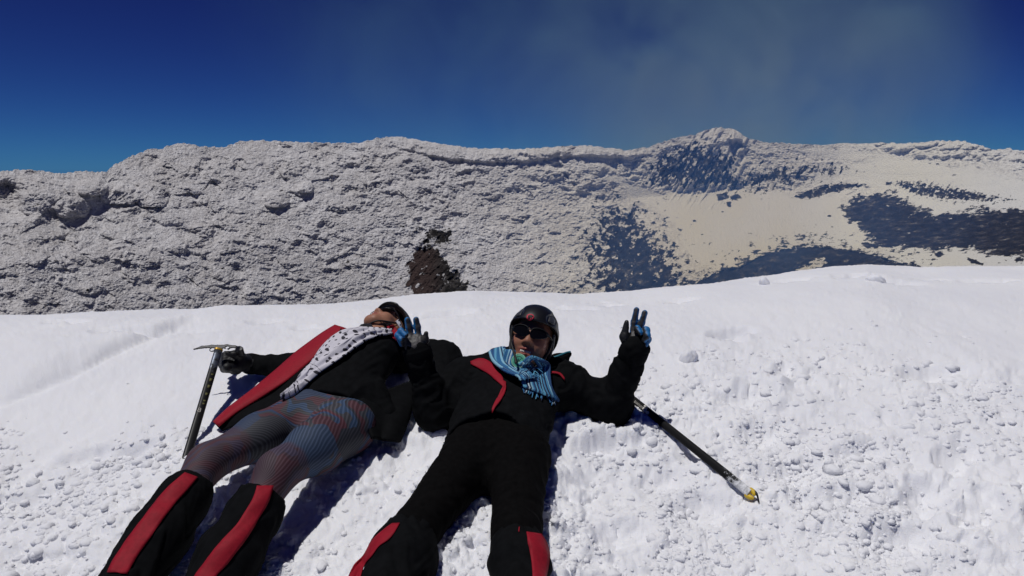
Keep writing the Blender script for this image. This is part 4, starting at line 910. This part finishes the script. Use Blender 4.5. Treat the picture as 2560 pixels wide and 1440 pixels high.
    def sheet(name, L, R_, hf, mat, nu, nv, thick, parent):
        """cloth lying at height hf(u, v) over the snow"""
        l2 = resample(L, nv); r2 = resample(R_, nv); u = np.linspace(0, 1, nu)[None, :, None]; px = l2[:, None] * (1 - u) + r2[:, None] * u
        U, V_ = np.meshgrid(np.linspace(0, 1, nu), np.linspace(0, 1, nv)); hv = hf(U, V_).ravel()
        G = trace(lambda p: (p[:, 2] - G0(p[:, 0], p[:, 1]) - hv) * .9, px[..., 0].ravel(), px[..., 1].ravel(), steps=90).reshape(nv, nu, 3)
        for _ in range(2): G[1:-1] = (G[:-2] + 2 * G[1:-1] + G[2:]) / 4
        return slab(name, G, mat, parent, thick)
    ed = [(838, 813), (815, 826), (790, 843), (740, 880), (690, 925), (630, 975), (570, 1020), (533, 1055)]
    inn = [(866, 822), (843, 848), (815, 874), (770, 910), (718, 952), (656, 994), (592, 1032), (547, 1066)]
    far_ = [(880, 832), (868, 870), (850, 920), (815, 960), (770, 990), (705, 1015), (625, 1052), (556, 1078)]
    hp = lambda V_: np.interp(V_, [0, .12, .3, .5, .7, 1], [.23, .21, .17, .14, .10, .055])
    sheet('jacket_front', [(x + 2, y + 3) for x, y in ed], far_, lambda U, V_: hp(V_) - .014 + .02 * U * (1 - V_) + .008 * np.sin(V_ * 14 + U * 4) * U, m_black, 14, 44, .008, jk)
    sheet('red_facing', ed, inn, lambda U, V_: hp(V_) + .010 * np.sin(U * 3.1) + .004 * np.sin(V_ * 15) * U, m_red, 8, 44, .004, jk)
    sheet('jacket_skirt', [(892, 1005), (906, 1045), (918, 1075), (928, 1098)], [(1042, 950), (1034, 1005), (1014, 1065), (997, 1107)], lambda U, V_: (.17 - .06 * V_) * (1 - U) + U * (.10 - .055 * V_) + .010 * np.sin(U * 9 + V_ * 2) * V_, m_black, 16, 24, .012, jk)
    tube('zip_pull', np.array([P(846, 834, .235), P(850, 828, .238), P(853, 822, .238)]), .004, m_trim, jk, 6)
    rc = patch('red_collar', [(966, 822), (970, 836), (978, 848), (990, 858), (1006, 867)], [(985, 818), (994, 832), (1000, 842), (1006, 854), (1010, 866)], jack, m_red, jk, 6, 14, .008, .004)
    cpt = [(984 + 7.5 * math.cos(t) + 2 * math.sin(t), 851 + 5 * math.sin(t) + 3 * math.cos(t)) for t in np.linspace(.4, 6.4, 14)]
    # scarf wound at the neck, one end trailing down the chest to the hip
    cl = union([jack, lay_, lambda p: body(p) - .008], .02)
    fold = lambda u, v: .022 * np.sin(np.clip(u, 0, 1) * math.pi)**.8 * (1 - .4 * v) * np.clip(.3 + 4 * v, 0, 1) + .005 * np.sin(u * 19 + v * 5) + .0035 * np.sin(u * 37 - v * 9) * (1 - v)
    scf = patch('scarf', [(904, 826), (872, 830), (842, 841), (818, 862), (795, 895), (772, 925), (747, 957), (722, 985), (704, 1003)], [(950, 840), (915, 856), (895, 872), (865, 897), (838, 915), (806, 934), (770, 962), (738, 990), (708, 1004)], cl, m_white_scarf, r, 30, 70, .008, .005, fold, 3)
    child_base(scf, r)
    patch('neck_wrap', [(896, 824), (914, 823), (935, 824), (955, 826), (974, 829)], [(904, 836), (922, 840), (942, 842), (960, 841), (976, 836)], cl, m_white_scarf, scf, 14, 26, .004, .005, lambda u, v: .010 * np.sin(u * math.pi) + .004 * np.sin(u * 22), 2)
    patch('scarf_end', [(984, 806), (991, 814), (996, 824)], [(991, 800), (998, 812), (999, 822)], cl, m_white_scarf, scf, 6, 10, .010, .004)
    patch('black_neck_gaiter', [(896, 823), (903, 815), (914, 812), (928, 814)], [(903, 827), (911, 824), (921, 823), (934, 823)], cl, m_trim, r, 6, 12, .004, .006)
    # helmet, glasses, strap, loose hair
    hel = helmet_sdf(hc + R[:, 1] * .008, R, 1.12); lo, hi = bounds([hc], .21); he = sdf_obj('helmet', hel, lo, hi, .0038, m_helm, r); child_base(he, r)
    for s in (-1, 1): tube('chin_strap', loc(hc, R, [(s * .082, .01, .02), (s * .074, .03, -.05), (s * .045, .05, -.118), (0, .045, -.128)]), .0042, m_trim, he, 8)
    sg = bpy.data.objects.new('sunglasses', None); COL.objects.link(sg); sg.parent = r; child_base(sg, r)
    for s in (-1, 1):
        lens_obj('lens', hc, R, s, m_lens, sg, .030, .0195)
        tube('temple', loc(hc, R, [(s * .064, .094, .016), (s * .079, .06, .014), (s * .086, .0, .012)]), .0045, m_temple, sg, 6)
        th = np.linspace(0, 2 * math.pi, 17); tube('rim', loc(hc, R, [(s * (.0365 + .030 * np.sign(math.cos(q)) * abs(math.cos(q))**.72), .1125 - 4.2 * (.0365 + .030 * math.cos(q))**2, .011 + .020 * np.sign(math.sin(q)) * abs(math.sin(q))**.72) for q in th]), .0018, m_temple, sg, 6)
    rng = random.Random(9)
    multi_tube('hair', [(loc(hc, R, [(s_ * .072, -.01, -.02), (s_ * .078 + rng.uniform(-.01, .01), .0 + rng.uniform(-.02, .03), -.07), (s_ * .07 + rng.uniform(-.02, .02), .01 + rng.uniform(-.03, .04), -.12 + rng.uniform(-.02, .02))]), [.004, .003, .001]) for s_ in (-1, 1) for _ in range(16)], m_hair, r, 5)['kind'] = 'stuff'
    # right glove wrapped round the axe head
    H = lambda x, y, h: P(x, y, h)
    w2 = wR + unit(wR - eR) * .02; pm = H(592, 906, .13)
    fl_ = []
    for i, (x, y) in enumerate(((566, 890), (564, 900), (564, 911), (568, 921))): fl_ += chain([pm + (H(585, 893 + 9 * i, .13) - pm) * .9, H(x, y - 2, .155), H(x - 8, y + 1, .125), H(x + 3, y + 5, .105)], [.017, .0165, .0155, .013])
    thb = chain([H(605, 892, .15), H(588, 886, .19), H(570, 884, .20)], [.019, .016, .013])
    gl = union([cap(w2, pm, .040, .043), cap(H(596, 896, .12), H(588, 918, .12), .036, .034), cap(wR - unit(wR - eR) * .02, wR + unit(wR - eR) * .03, .043, .041)] + fl_ + thb, .012); fg = fold_noise(pm, wR - eR, .003, 40, 20, 36)
    lo, hi = bounds([w2, pm, H(556, 900, .15), H(570, 925, .1), H(570, 884, .2)], .06)
    sdf_obj('glove', lambda p: gl(p) + fg(p), lo, hi, .0036, m_trim, r)
    return jack, lgf, body
m_lace = plain('khaki_lace', (.25, .21, .10), .8); m_temple = plain('dark_frame', (.012, .010, .011), .35, .4)
p1 = build_p1()
# ------------------------------------------------------------------ ice axes
m_steel = plain('dark_forged_steel', (.018, .018, .02), .42, .5, .2, 80, .6)
m_alu, nt, bs = node_mat('worn_anodised_shaft')
tc = N(nt, 'ShaderNodeTexCoord'); at = N(nt, 'ShaderNodeAttribute', attribute_name='along')
nz = N(nt, 'ShaderNodeTexNoise', i_Scale=55., i_Detail=5., i_Roughness=.7); nt.links.new(tc.outputs['Object'], nz.inputs['Vector'])
wear = mth(nt, 'ADD', nz.outputs['Fac'], at.outputs['Fac'])
nt.links.new(ramp(nt, wear, [(.0, (.009, .009, .010)), (.56, (.011, .011, .012)), (.64, (.10, .11, .13)), (1., (.16, .19, .25))]), bs.inputs['Base Color'])
nt.links.new(ramp(nt, wear, [(.5, (0, 0, 0)), (.7, (.8, .8, .8))]), bs.inputs['Metallic']); bs.inputs['Roughness'].default_value = .42; bs.inputs['Specular IOR Level'].default_value = .2
m_frost, nt, bs = node_mat('frosted_black_shaft')
tc = N(nt, 'ShaderNodeTexCoord'); at = N(nt, 'ShaderNodeAttribute', attribute_name='along')
nz = N(nt, 'ShaderNodeTexNoise', i_Scale=60., i_Detail=6., i_Roughness=.75); nt.links.new(tc.outputs['Object'], nz.inputs['Vector'])
fr = mth(nt, 'ADD', nz.outputs['Fac'], at.outputs['Fac'])
nt.links.new(ramp(nt, fr, [(.0, (.007, .007, .008)), (.62, (.009, .009, .010)), (.70, (.35, .36, .38)), (.9, (.72, .73, .76))]), bs.inputs['Base Color']); bs.inputs['Roughness'].default_value = .6; bs.inputs['Specular IOR Level'].default_value = .12
m_yel = plain('yellow_plastic', (.62, .42, .02), .5); m_gold = plain('brass_ring', (.45, .27, .03), .4, .5, .2, 90, .4); m_stick = plain('peeled_white_sticker', (.66, .64, .58), .7); m_ink = plain('pale_print', (.42, .40, .36), .7); m_olive = plain('worn_yellow_print', (.09, .085, .02), .7)
def shaft(name, a, b, side, w, t, mat, parent, along, seg=20, n=24):
    ax = unit(b - a); side = unit(side - ax * (side @ ax)); o = np.cross(ax, side); th = np.linspace(0, 2 * math.pi, seg, endpoint=False); q = np.linspace(0, 1, n); e = .8
    X = np.sign(np.cos(th)) * np.abs(np.cos(th))**e * w; Y = np.sign(np.sin(th)) * np.abs(np.sin(th))**e * t
    V = a + (b - a) * q[:, None, None] + X[None, :, None] * side + Y[None, :, None] * o; i = np.arange(n * seg).reshape(n, seg)
    Q = np.stack([i[:-1], np.roll(i[:-1], -1, 1), np.roll(i[1:], -1, 1), i[1:]], -1).reshape(-1, 4)
    c = np.array([[i[e_][j], i[e_][j + 1], i[e_][seg - 2 - j], i[e_][seg - 1 - j]] for e_ in (0, -1) for j in range(seg // 2 - 1)])
    al = np.repeat(along(q), seg)
    o_ = link(name, make_mesh(name, V.reshape(-1, 3) - np.array(ROOT[parent.name]), np.concatenate([Q, c]), True, dict(along=al)), mat, parent); child_base(o_, parent)
    return o_, ax, side, o
def axe_head(c, ax, dirv, parent):
    """pick, adze and the pierced web between, cut from one plate; ax points up out of the shaft, dirv towards the pick"""
    ax = unit(ax); dirv = unit(dirv - ax * (dirv @ ax)); o = np.cross(ax, dirv); R = np.stack([dirv, ax, o], 1)
    def f(p):
        q = (p - c) @ R; x, y, z = q.T
        def seg(x0, y0, x1, y1, r0, r1):
            t = np.clip(((x - x0) * (x1 - x0) + (y - y0) * (y1 - y0)) / ((x1 - x0)**2 + (y1 - y0)**2), 0, 1); return np.hypot(x - x0 - t * (x1 - x0), y - y0 - t * (y1 - y0)) - (r0 + (r1 - r0) * t)
        d = seg(-.03, .010, .035, .012, .010, .008)
        for s in ((.035, .012, .075, .008, .0075, .006), (.075, .008, .105, -.004, .006, .0022), (-.03, .010, -.062, .0, .012, .015), (-.062, .0, -.098, -.020, .015, .012), (.026, -.004, .030, .006, .0145, .008)): d = smin(d, seg(*s), .006)
        for hx, hy, hr, st in ((.027, -.006, .0095, 1.), (-.034, .004, .0075, 1.), (-.058, -.006, .0085, 1.6)): d = np.maximum(d, hr - np.hypot((x - hx) / st, y - hy))
        d = np.minimum(d, seg(-.004, -.02, -.004, .006, .012, .012))
        th = .0032 + .016 * sstep(-.07, -.098, x)                       # the adze flares into a blade across the plate
        w = np.abs(z) - th; return np.maximum(d, w)
    lo, hi = bounds([c + R @ np.array([.11, .03, 0]), c + R @ np.array([-.115, -.05, 0])], .03)
    return sdf_obj('head', f, lo, hi, .0022, m_steel, parent)
def text_on(body, at, xdir, ndir, size, mat, parent, name='lettering'):
    cu = bpy.data.curves.new(name, 'FONT'); cu.body = body; cu.size = size; cu.align_x = 'CENTER'; cu.align_y = 'CENTER'; cu.extrude = .0003; cu.resolution_u = 3
    tmp = bpy.data.objects.new('tmp', cu); me = bpy.data.meshes.new_from_object(tmp); me.name = name; bpy.data.objects.remove(tmp)
    x = unit(xdir); nn = unit(ndir - x * (ndir @ x)); y = np.cross(nn, x); M = Matrix((*[(x[i], y[i], nn[i], at[i] - ROOT[parent.name][i]) for i in range(3)], (0, 0, 0, 1))); me.transform(M)
    return link(name, me, mat, parent)
# axe held upright by the person on the left
tip = P(458, 1172, 0.); top = J(546, 876, tip, .60, False)
axu = root('ice_axe', tuple(tip), 'ice axe with dark pick and worn shaft standing upright in the snow at left', 'ice axe', 'ice axes of the two climbers')
axd = unit(top - tip); tcam = unit(CAMP - top); sd = np.cross(axd, tcam)
sh_o, ax_, sd_, o_ = shaft('shaft', tip - axd * .04, top, sd, .0165, .011, m_alu, axu, lambda q: .40 * sstep(.74, .90, q) + .20 * sstep(.22, .05, q) - .16)
shaft('collar', top - axd * .004, top + axd * .006, sd, .018, .0125, m_gold, axu, lambda q: q * 0)
pkd = unit(ray(492, 866) - ray(552, 872)); axe_head(top + axd * .012, axd, pkd, axu)
fr_n = -o_ if (-o_ @ tcam) > 0 else o_
for k_, dx in ((.018, .004), (.062, .003)):
    c = top - axd * k_ + fr_n * .0105 + sd_ * dx * np.sign((sd_ @ np.array([1., 0, 0]))); sgm = np.linspace(0, 2 * math.pi, 13)
    tube('rivet', [c + (sd_ * math.cos(t) + axd * math.sin(t)) * .005 for t in sgm], .0016, m_steel, sh_o, 5)
rgt = sd_ * np.sign(sd_[0])
c8 = top - axd * .335 + fr_n * .0112 - rgt * .005
text_on('8', c8, rgt, fr_n, .030, m_ink, sh_o)
for k_, s_ in ((.145, .5), (.175, 1.), (.21, 1.), (.25, .8), (.285, .5), (.30, .5)):
    cc_ = top - axd * k_ + fr_n * .0110 + rgt * .004; slab('print_mark', np.array([[cc_ + rgt * x * .005 + axd * y * .008 * s_ for x in (-1, 0, 1)] for y in (-1, 0, 1)]), m_olive, sh_o, .0004, np.broadcast_to(fr_n, (3, 3, 3)))
# axe lying on the right, its head under the raised arm
a0 = P(1876, 1234, .022); b0 = P(1574, 992, .040); adir = unit(b0 - a0); b1 = b0 + adir * .07
axr = root('ice_axe', tuple(a0), 'black ice axe lying on the snow with frosted lower shaft and yellow spike end', 'ice axe', 'ice axes of the two climbers')
tcam = unit(CAMP - a0); sd = np.cross(adir, tcam)
sh2, ax_, sd_, o_ = shaft('shaft', a0, b1, sd, .0150, .0115, m_frost, axr, lambda q: .36 * sstep(.20, .02, q) + .13 * sstep(.45, .12, q) - .13)
n2_ = o_ if (o_ @ tcam) > 0 else -o_
axe_head(b1 + adir * .01, adir, unit(np.cross(adir, [0, 0, 1.])), axr)
ey = [P(1868, 1238, .012), P(1876, 1243, .016), P(1881, 1247, .010)]; tube('end_plug', [a0 + adir * .01 - sd_ * .012, a0 - adir * .008 - sd_ * .010, a0 - adir * .018 - sd_ * .006], [.0085, .0085, .005], m_yel, axr, 8)
tube('end_plug', [a0 + adir * .01 + sd_ * .010, a0 - adir * .006 + sd_ * .010, a0 - adir * .014 + sd_ * .004], [.0085, .0085, .006], m_yel, axr, 8)
sgn = np.sign(sd_[1]) or 1
tube('spike', [a0 + adir * .006 + sd_ * sgn * .014, a0 - adir * .018 + sd_ * sgn * .012, a0 - adir * .036 + sd_ * sgn * .004 - np.array([0, 0, .012])], [.004, .0045, .002], m_steel, axr, 6)
tp = np.array([P(1598, 1019, .05)[0], 0, 0]); along = lambda px: a0 + adir * ((np.array(P(px[0], px[1], .035)) - a0) @ adir)
text_on('simond', along((1597, 1016)) + n2_ * .0116 - sd_ * sgn * .003, adir, n2_, .020, m_ink, sh2)
flake = [(-.020, .006), (-.012, .012), (-.006, .004), (.0, .009), (.004, .001), (.012, .006), (.020, .003), (.022, -.006), (.012, -.010), (.004, -.006), (-.004, -.011), (-.012, -.006), (-.022, -.003)]
for sc_f, dx, dy in ((1., 0, -.003), (.55, -.012, .009)):
    ring = np.array(flake) * sc_f; cs_ = along((1617, 1029)); G = np.stack([[cs_ + adir * -(k * x + dx) + sd_ * (k * y * 1.0 + dy) + n2_ * .0114 for x, y in np.r_[ring, ring[:1]]] for k in (.05, .5, 1.)]); slab('sticker', G, m_stick, sh2, .0006, np.broadcast_to(n2_, G.shape))
# ------------------------------------------------------------------ the snow slope, pressed down round the bodies
def press(x, y, z):
    sel = (x > -1.75) & (x < .95) & (y > 1.15) & (y < 3.35); i = np.where(sel)[0]
    p = np.stack([x[i], y[i], z[i]], 1); d = np.full(len(i), 9.)
    for fs_ in (p1, p2):
        for f in fs_[:3]:
            for k in range(0, len(i), 12000): d[k:k + 12000] = np.minimum(d[k:k + 12000], f(p[k:k + 12000]))
    z = z.copy(); wgt = .12 + .88 * sstep(-.75, -.35, p[:, 0]); z[i] += -.02 * np.exp(-(np.maximum(d, 0) / .02)**2) + wgt * .052 * np.exp(-(np.maximum(d - .045, 0) / .075)**2) * sstep(-.01, .03, d) * (.75 + .5 * clods(p[:, 0] * 16, p[:, 1] * 16, 201))
    for a_, b_ in ((a0, b0),):
        ab = b_ - a_; t = np.clip(((x[i] - a_[0]) * ab[0] + (y[i] - a_[1]) * ab[1]) / (ab[0]**2 + ab[1]**2), 0, 1); dd = np.hypot(x[i] - a_[0] - t * ab[0], y[i] - a_[1] - t * ab[1]); ok = dd < .12
        zt = a_[2] + t * ab[2] - .008; w = sstep(.10, .025, dd); z[i] = np.where(ok, np.minimum(z[i], zt - .0 + (1 - w) * .12), z[i])
    return z
V_, sh_ = build_slope(press)
slope = link('snow_slope', make_mesh('snow_slope', V_, grid_quads(*sh_)[:, ::-1]), m_snow); tag(slope, kind='structure')
m_crumb = m_snow.copy(); m_crumb.name = 'snow_crumbs'; cb = m_crumb.node_tree.nodes['Principled BSDF']; cb.inputs['Subsurface Weight'].default_value = 0.
# crumbs of snow broken out of the crust: thousands of small lumps, one mesh
def crumbs(nmax):
    import bmesh
    rng = np.random.default_rng(5)
    px = rng.uniform(-150, 2710, nmax); py = 720 + 760 * rng.random(nmax)**.8
    p = trace(lambda q: (q[:, 2] - G0(q[:, 0], q[:, 1])) * .8, px, py, steps=60); x, y = p[:, 0], p[:, 1]; ok = (np.abs(p[:, 2] - G0(x, y)) < .02) & (np.hypot(x, y) < 5.2)
    x, y = x[ok], y[ok]; M = snow_rel(x, y, True); cl = sstep(-.25, .3, fbm(x * 2.4, y * 2.4, 3, 510)); keep = rng.random(len(x)) < np.clip(.006 + .994 * M, 0, 1) * (.10 + .80 * cl); x, y = x[keep], y[keep]
    z, lean = snow_z(x, y, True); z = press(x, y, z); n = len(x); dist = np.hypot(x, y)
    r = np.clip(.0064 * np.exp(rng.normal(0, .50, n)), .003, .022) * np.clip(dist / 2.4, .75, 1.25)
    B = []
    bm = bmesh.new(); bmesh.ops.create_icosphere(bm, subdivisions=2, radius=1); b0_ = np.array([v.co[:] for v in bm.verts]); T = np.array([[v.index for v in f.verts] for f in bm.faces]); bm.free()
    for k in range(8): B.append(b0_ * (1 + .55 * fbm(b0_[:, 0] * 1.3 + 9 * k, b0_[:, 1] * 1.3 + b0_[:, 2] * 1.1, 2, 520 + k))[:, None])
    B = np.array(B)[rng.integers(0, 8, n)]; a = rng.uniform(0, 6.28, n); c, s = np.cos(a), np.sin(a)
    sx_ = r * rng.uniform(.8, 1.5, n); sy_ = r * rng.uniform(.7, 1.2, n); sz_ = r * rng.uniform(.55, .95, n)
    X = B[..., 0] * sx_[:, None]; Y = B[..., 1] * sy_[:, None]
    V = np.stack([X * c[:, None] - Y * s[:, None] + (x + .12 * lean)[:, None], X * s[:, None] + Y * c[:, None] + (y - .7 * lean)[:, None], B[..., 2] * sz_[:, None] + (z - .37 * sz_)[:, None]], -1)
    Q = T[None] + (np.arange(n) * len(b0_))[:, None, None]
    o = link('snow_crumbs', make_mesh('snow_crumbs', V.reshape(-1, 3), Q.reshape(-1, 3)), m_crumb); tag(o, 'loose crumbs of spring snow scattered over the trodden slope', kind='stuff')
crumbs(20000)
# chunks of snow kicked loose
def chunk(px, py, w, h, d, label, seed, tilt=0.):
    c = P(px, py, 0); c[2] = snow_z(np.array([c[0]]), np.array([c[1]]))[0]
    import bmesh
    bm = bmesh.new(); bmesh.ops.create_icosphere(bm, subdivisions=4, radius=1); V = np.array([v.co[:] for v in bm.verts]); Q = np.array([[v.index for v in f.verts] for f in bm.faces]); bm.free()
    n_ = .28 * fbm(V[:, 0] * 1.6 + seed, V[:, 1] * 1.6 + V[:, 2] * 1.1, 3, seed) + .10 * clods(V[:, 0] * 2.6 + V[:, 2], V[:, 1] * 2.6 - V[:, 2], seed + 3)
    V = V * (1 + n_)[:, None] * np.array([w, d, h]) * .72; V[:, 0] += tilt * V[:, 2]; V[:, 2] = np.where(V[:, 2] < -.3 * h, -.3 * h + .3 * (V[:, 2] + .3 * h), V[:, 2]) - .04 * h
    o = link('snow_chunk', make_mesh('snow_chunk', V, Q), m_snow); o.location = c; tag(o, label, 'snow chunk', 'loose snow chunks on the slope'); return o
for i, a_ in enumerate([(1913, 712, .05, .07, .04, 'jagged snow chunk standing on the crest line against the dark bowl', -.3), (2192, 702, .085, .075, .06, 'large leaning snow block on the right part of the crest', -.35), (1718, 905, .055, .075, .05, 'upright snow clod with a knob on top, right of the raised hand', .2), 
        ]):
    chunk(a_[0], a_[1], a_[2], a_[3], a_[4], a_[5], 300 + 11 * i, a_[6])
# boulders showing on the far snowfield
m_rock = plain('dark_lava', (.03, .027, .025), .9, .2, .4, 3)
def boulder(px, py, r_, label, seed):
    dg = bpy.context.evaluated_depsgraph_get(); d = Vector(ray(px, py)).normalized(); ok, loc_, nn, *_ = wall.evaluated_get(dg).ray_cast(Vector(CAMP), d)
    if not ok: return
    import bmesh
    bm = bmesh.new(); bmesh.ops.create_icosphere(bm, subdivisions=3, radius=1); V = np.array([v.co[:] for v in bm.verts]); Q = np.array([[v.index for v in f.verts] for f in bm.faces]); bm.free()
    V = V * (1 + .5 * fbm(V[:, 0] * 1.4 + seed, V[:, 1] * 1.4 + V[:, 2], 3, seed))[:, None] * np.array([1.2, .9, .9]) * r_
    o = link('boulder', make_mesh('boulder', V, Q), m_rock); o.location = loc_; tag(o, label, 'boulder', 'boulders on the far snowfield')
bpy.context.view_layer.update()
boulder(2073, 541, .38, 'small dark boulder alone on the tan snowfield, left of the dark cliff', 401)
boulder(1736, 553, .36, 'small dark boulder on the left edge of the tan snowfield', 405)
boulder(1806, 530, .25, 'tiny dark boulder below the rocky islets under the peak', 409)
# ------------------------------------------------------------------ volcanic smoke in the crater and over the rim
def smoke(name, px, py, dist, radii, col, dens, label, nscale, soft=1.):
    import bmesh
    m = bpy.data.materials.new(name); m.use_nodes = True; nt = m.node_tree; nt.nodes.remove(nt.nodes['Principled BSDF'])
    tc = N(nt, 'ShaderNodeTexCoord'); ln = N(nt, 'ShaderNodeVectorMath', operation='LENGTH'); nt.links.new(tc.outputs['Object'], ln.inputs[0])
    mp = N(nt, 'ShaderNodeMapping'); mp.inputs['Scale'].default_value = tuple(nscale * r / radii[0] for r in radii); nt.links.new(tc.outputs['Object'], mp.inputs[0])
    nz = N(nt, 'ShaderNodeTexNoise', i_Scale=1., i_Detail=3., i_Distortion=.8); nt.links.new(mp.outputs[0], nz.inputs['Vector'])
    fall = mth(nt, 'MAXIMUM', mth(nt, 'SUBTRACT', 1., ln.outputs['Value']), 0.); fall = mth(nt, 'POWER', fall, soft)
    w = ramp(nt, nz.outputs['Fac'], [(.36, (0.08, 0.08, 0.08)), (.64, (1, 1, 1))])
    dn = mth(nt, 'MULTIPLY', mth(nt, 'MULTIPLY', fall, w), dens)
    vs_ = N(nt, 'ShaderNodeVolumeScatter'); vs_.inputs['Color'].default_value = (*col, 1); nt.links.new(dn, vs_.inputs['Density']); nt.links.new(vs_.outputs[0], nt.nodes['Material Output'].inputs['Volume'])
    bm = bmesh.new(); bmesh.ops.create_icosphere(bm, subdivisions=4, radius=1); me = bpy.data.meshes.new(name); bm.to_mesh(me); bm.free()
    d = ray(px, py); o = link(name, me, m); o.location = CAMP + d / np.linalg.norm(d) * dist; o.scale = radii; tag(o, label, 'smoke', kind='stuff'); return o
smoke('blue_smoke', 1850, 560, 122, (50, 60, 31), (.14, .35, 1.), .024, 'thin blue volcanic smoke hanging in the crater on the right', 2.2)
smoke('smoke_plume', 1850, 240, 310, (110, 60, 95), (.30, .62, .68), .034, 'faint pale smoke plume rising behind the peak', 2.6)
smoke('smoke_plume', 1150, 120, 300, (110, 60, 80), (.24, .58, .62), .008, 'very faint smoke veil high over the middle of the ridge', 2.2)
scene.cycles.max_bounces = 8; scene.cycles.volume_bounces = 0
scene.cycles.volume_step_rate = 1.0; scene.cycles.volume_max_steps = 64
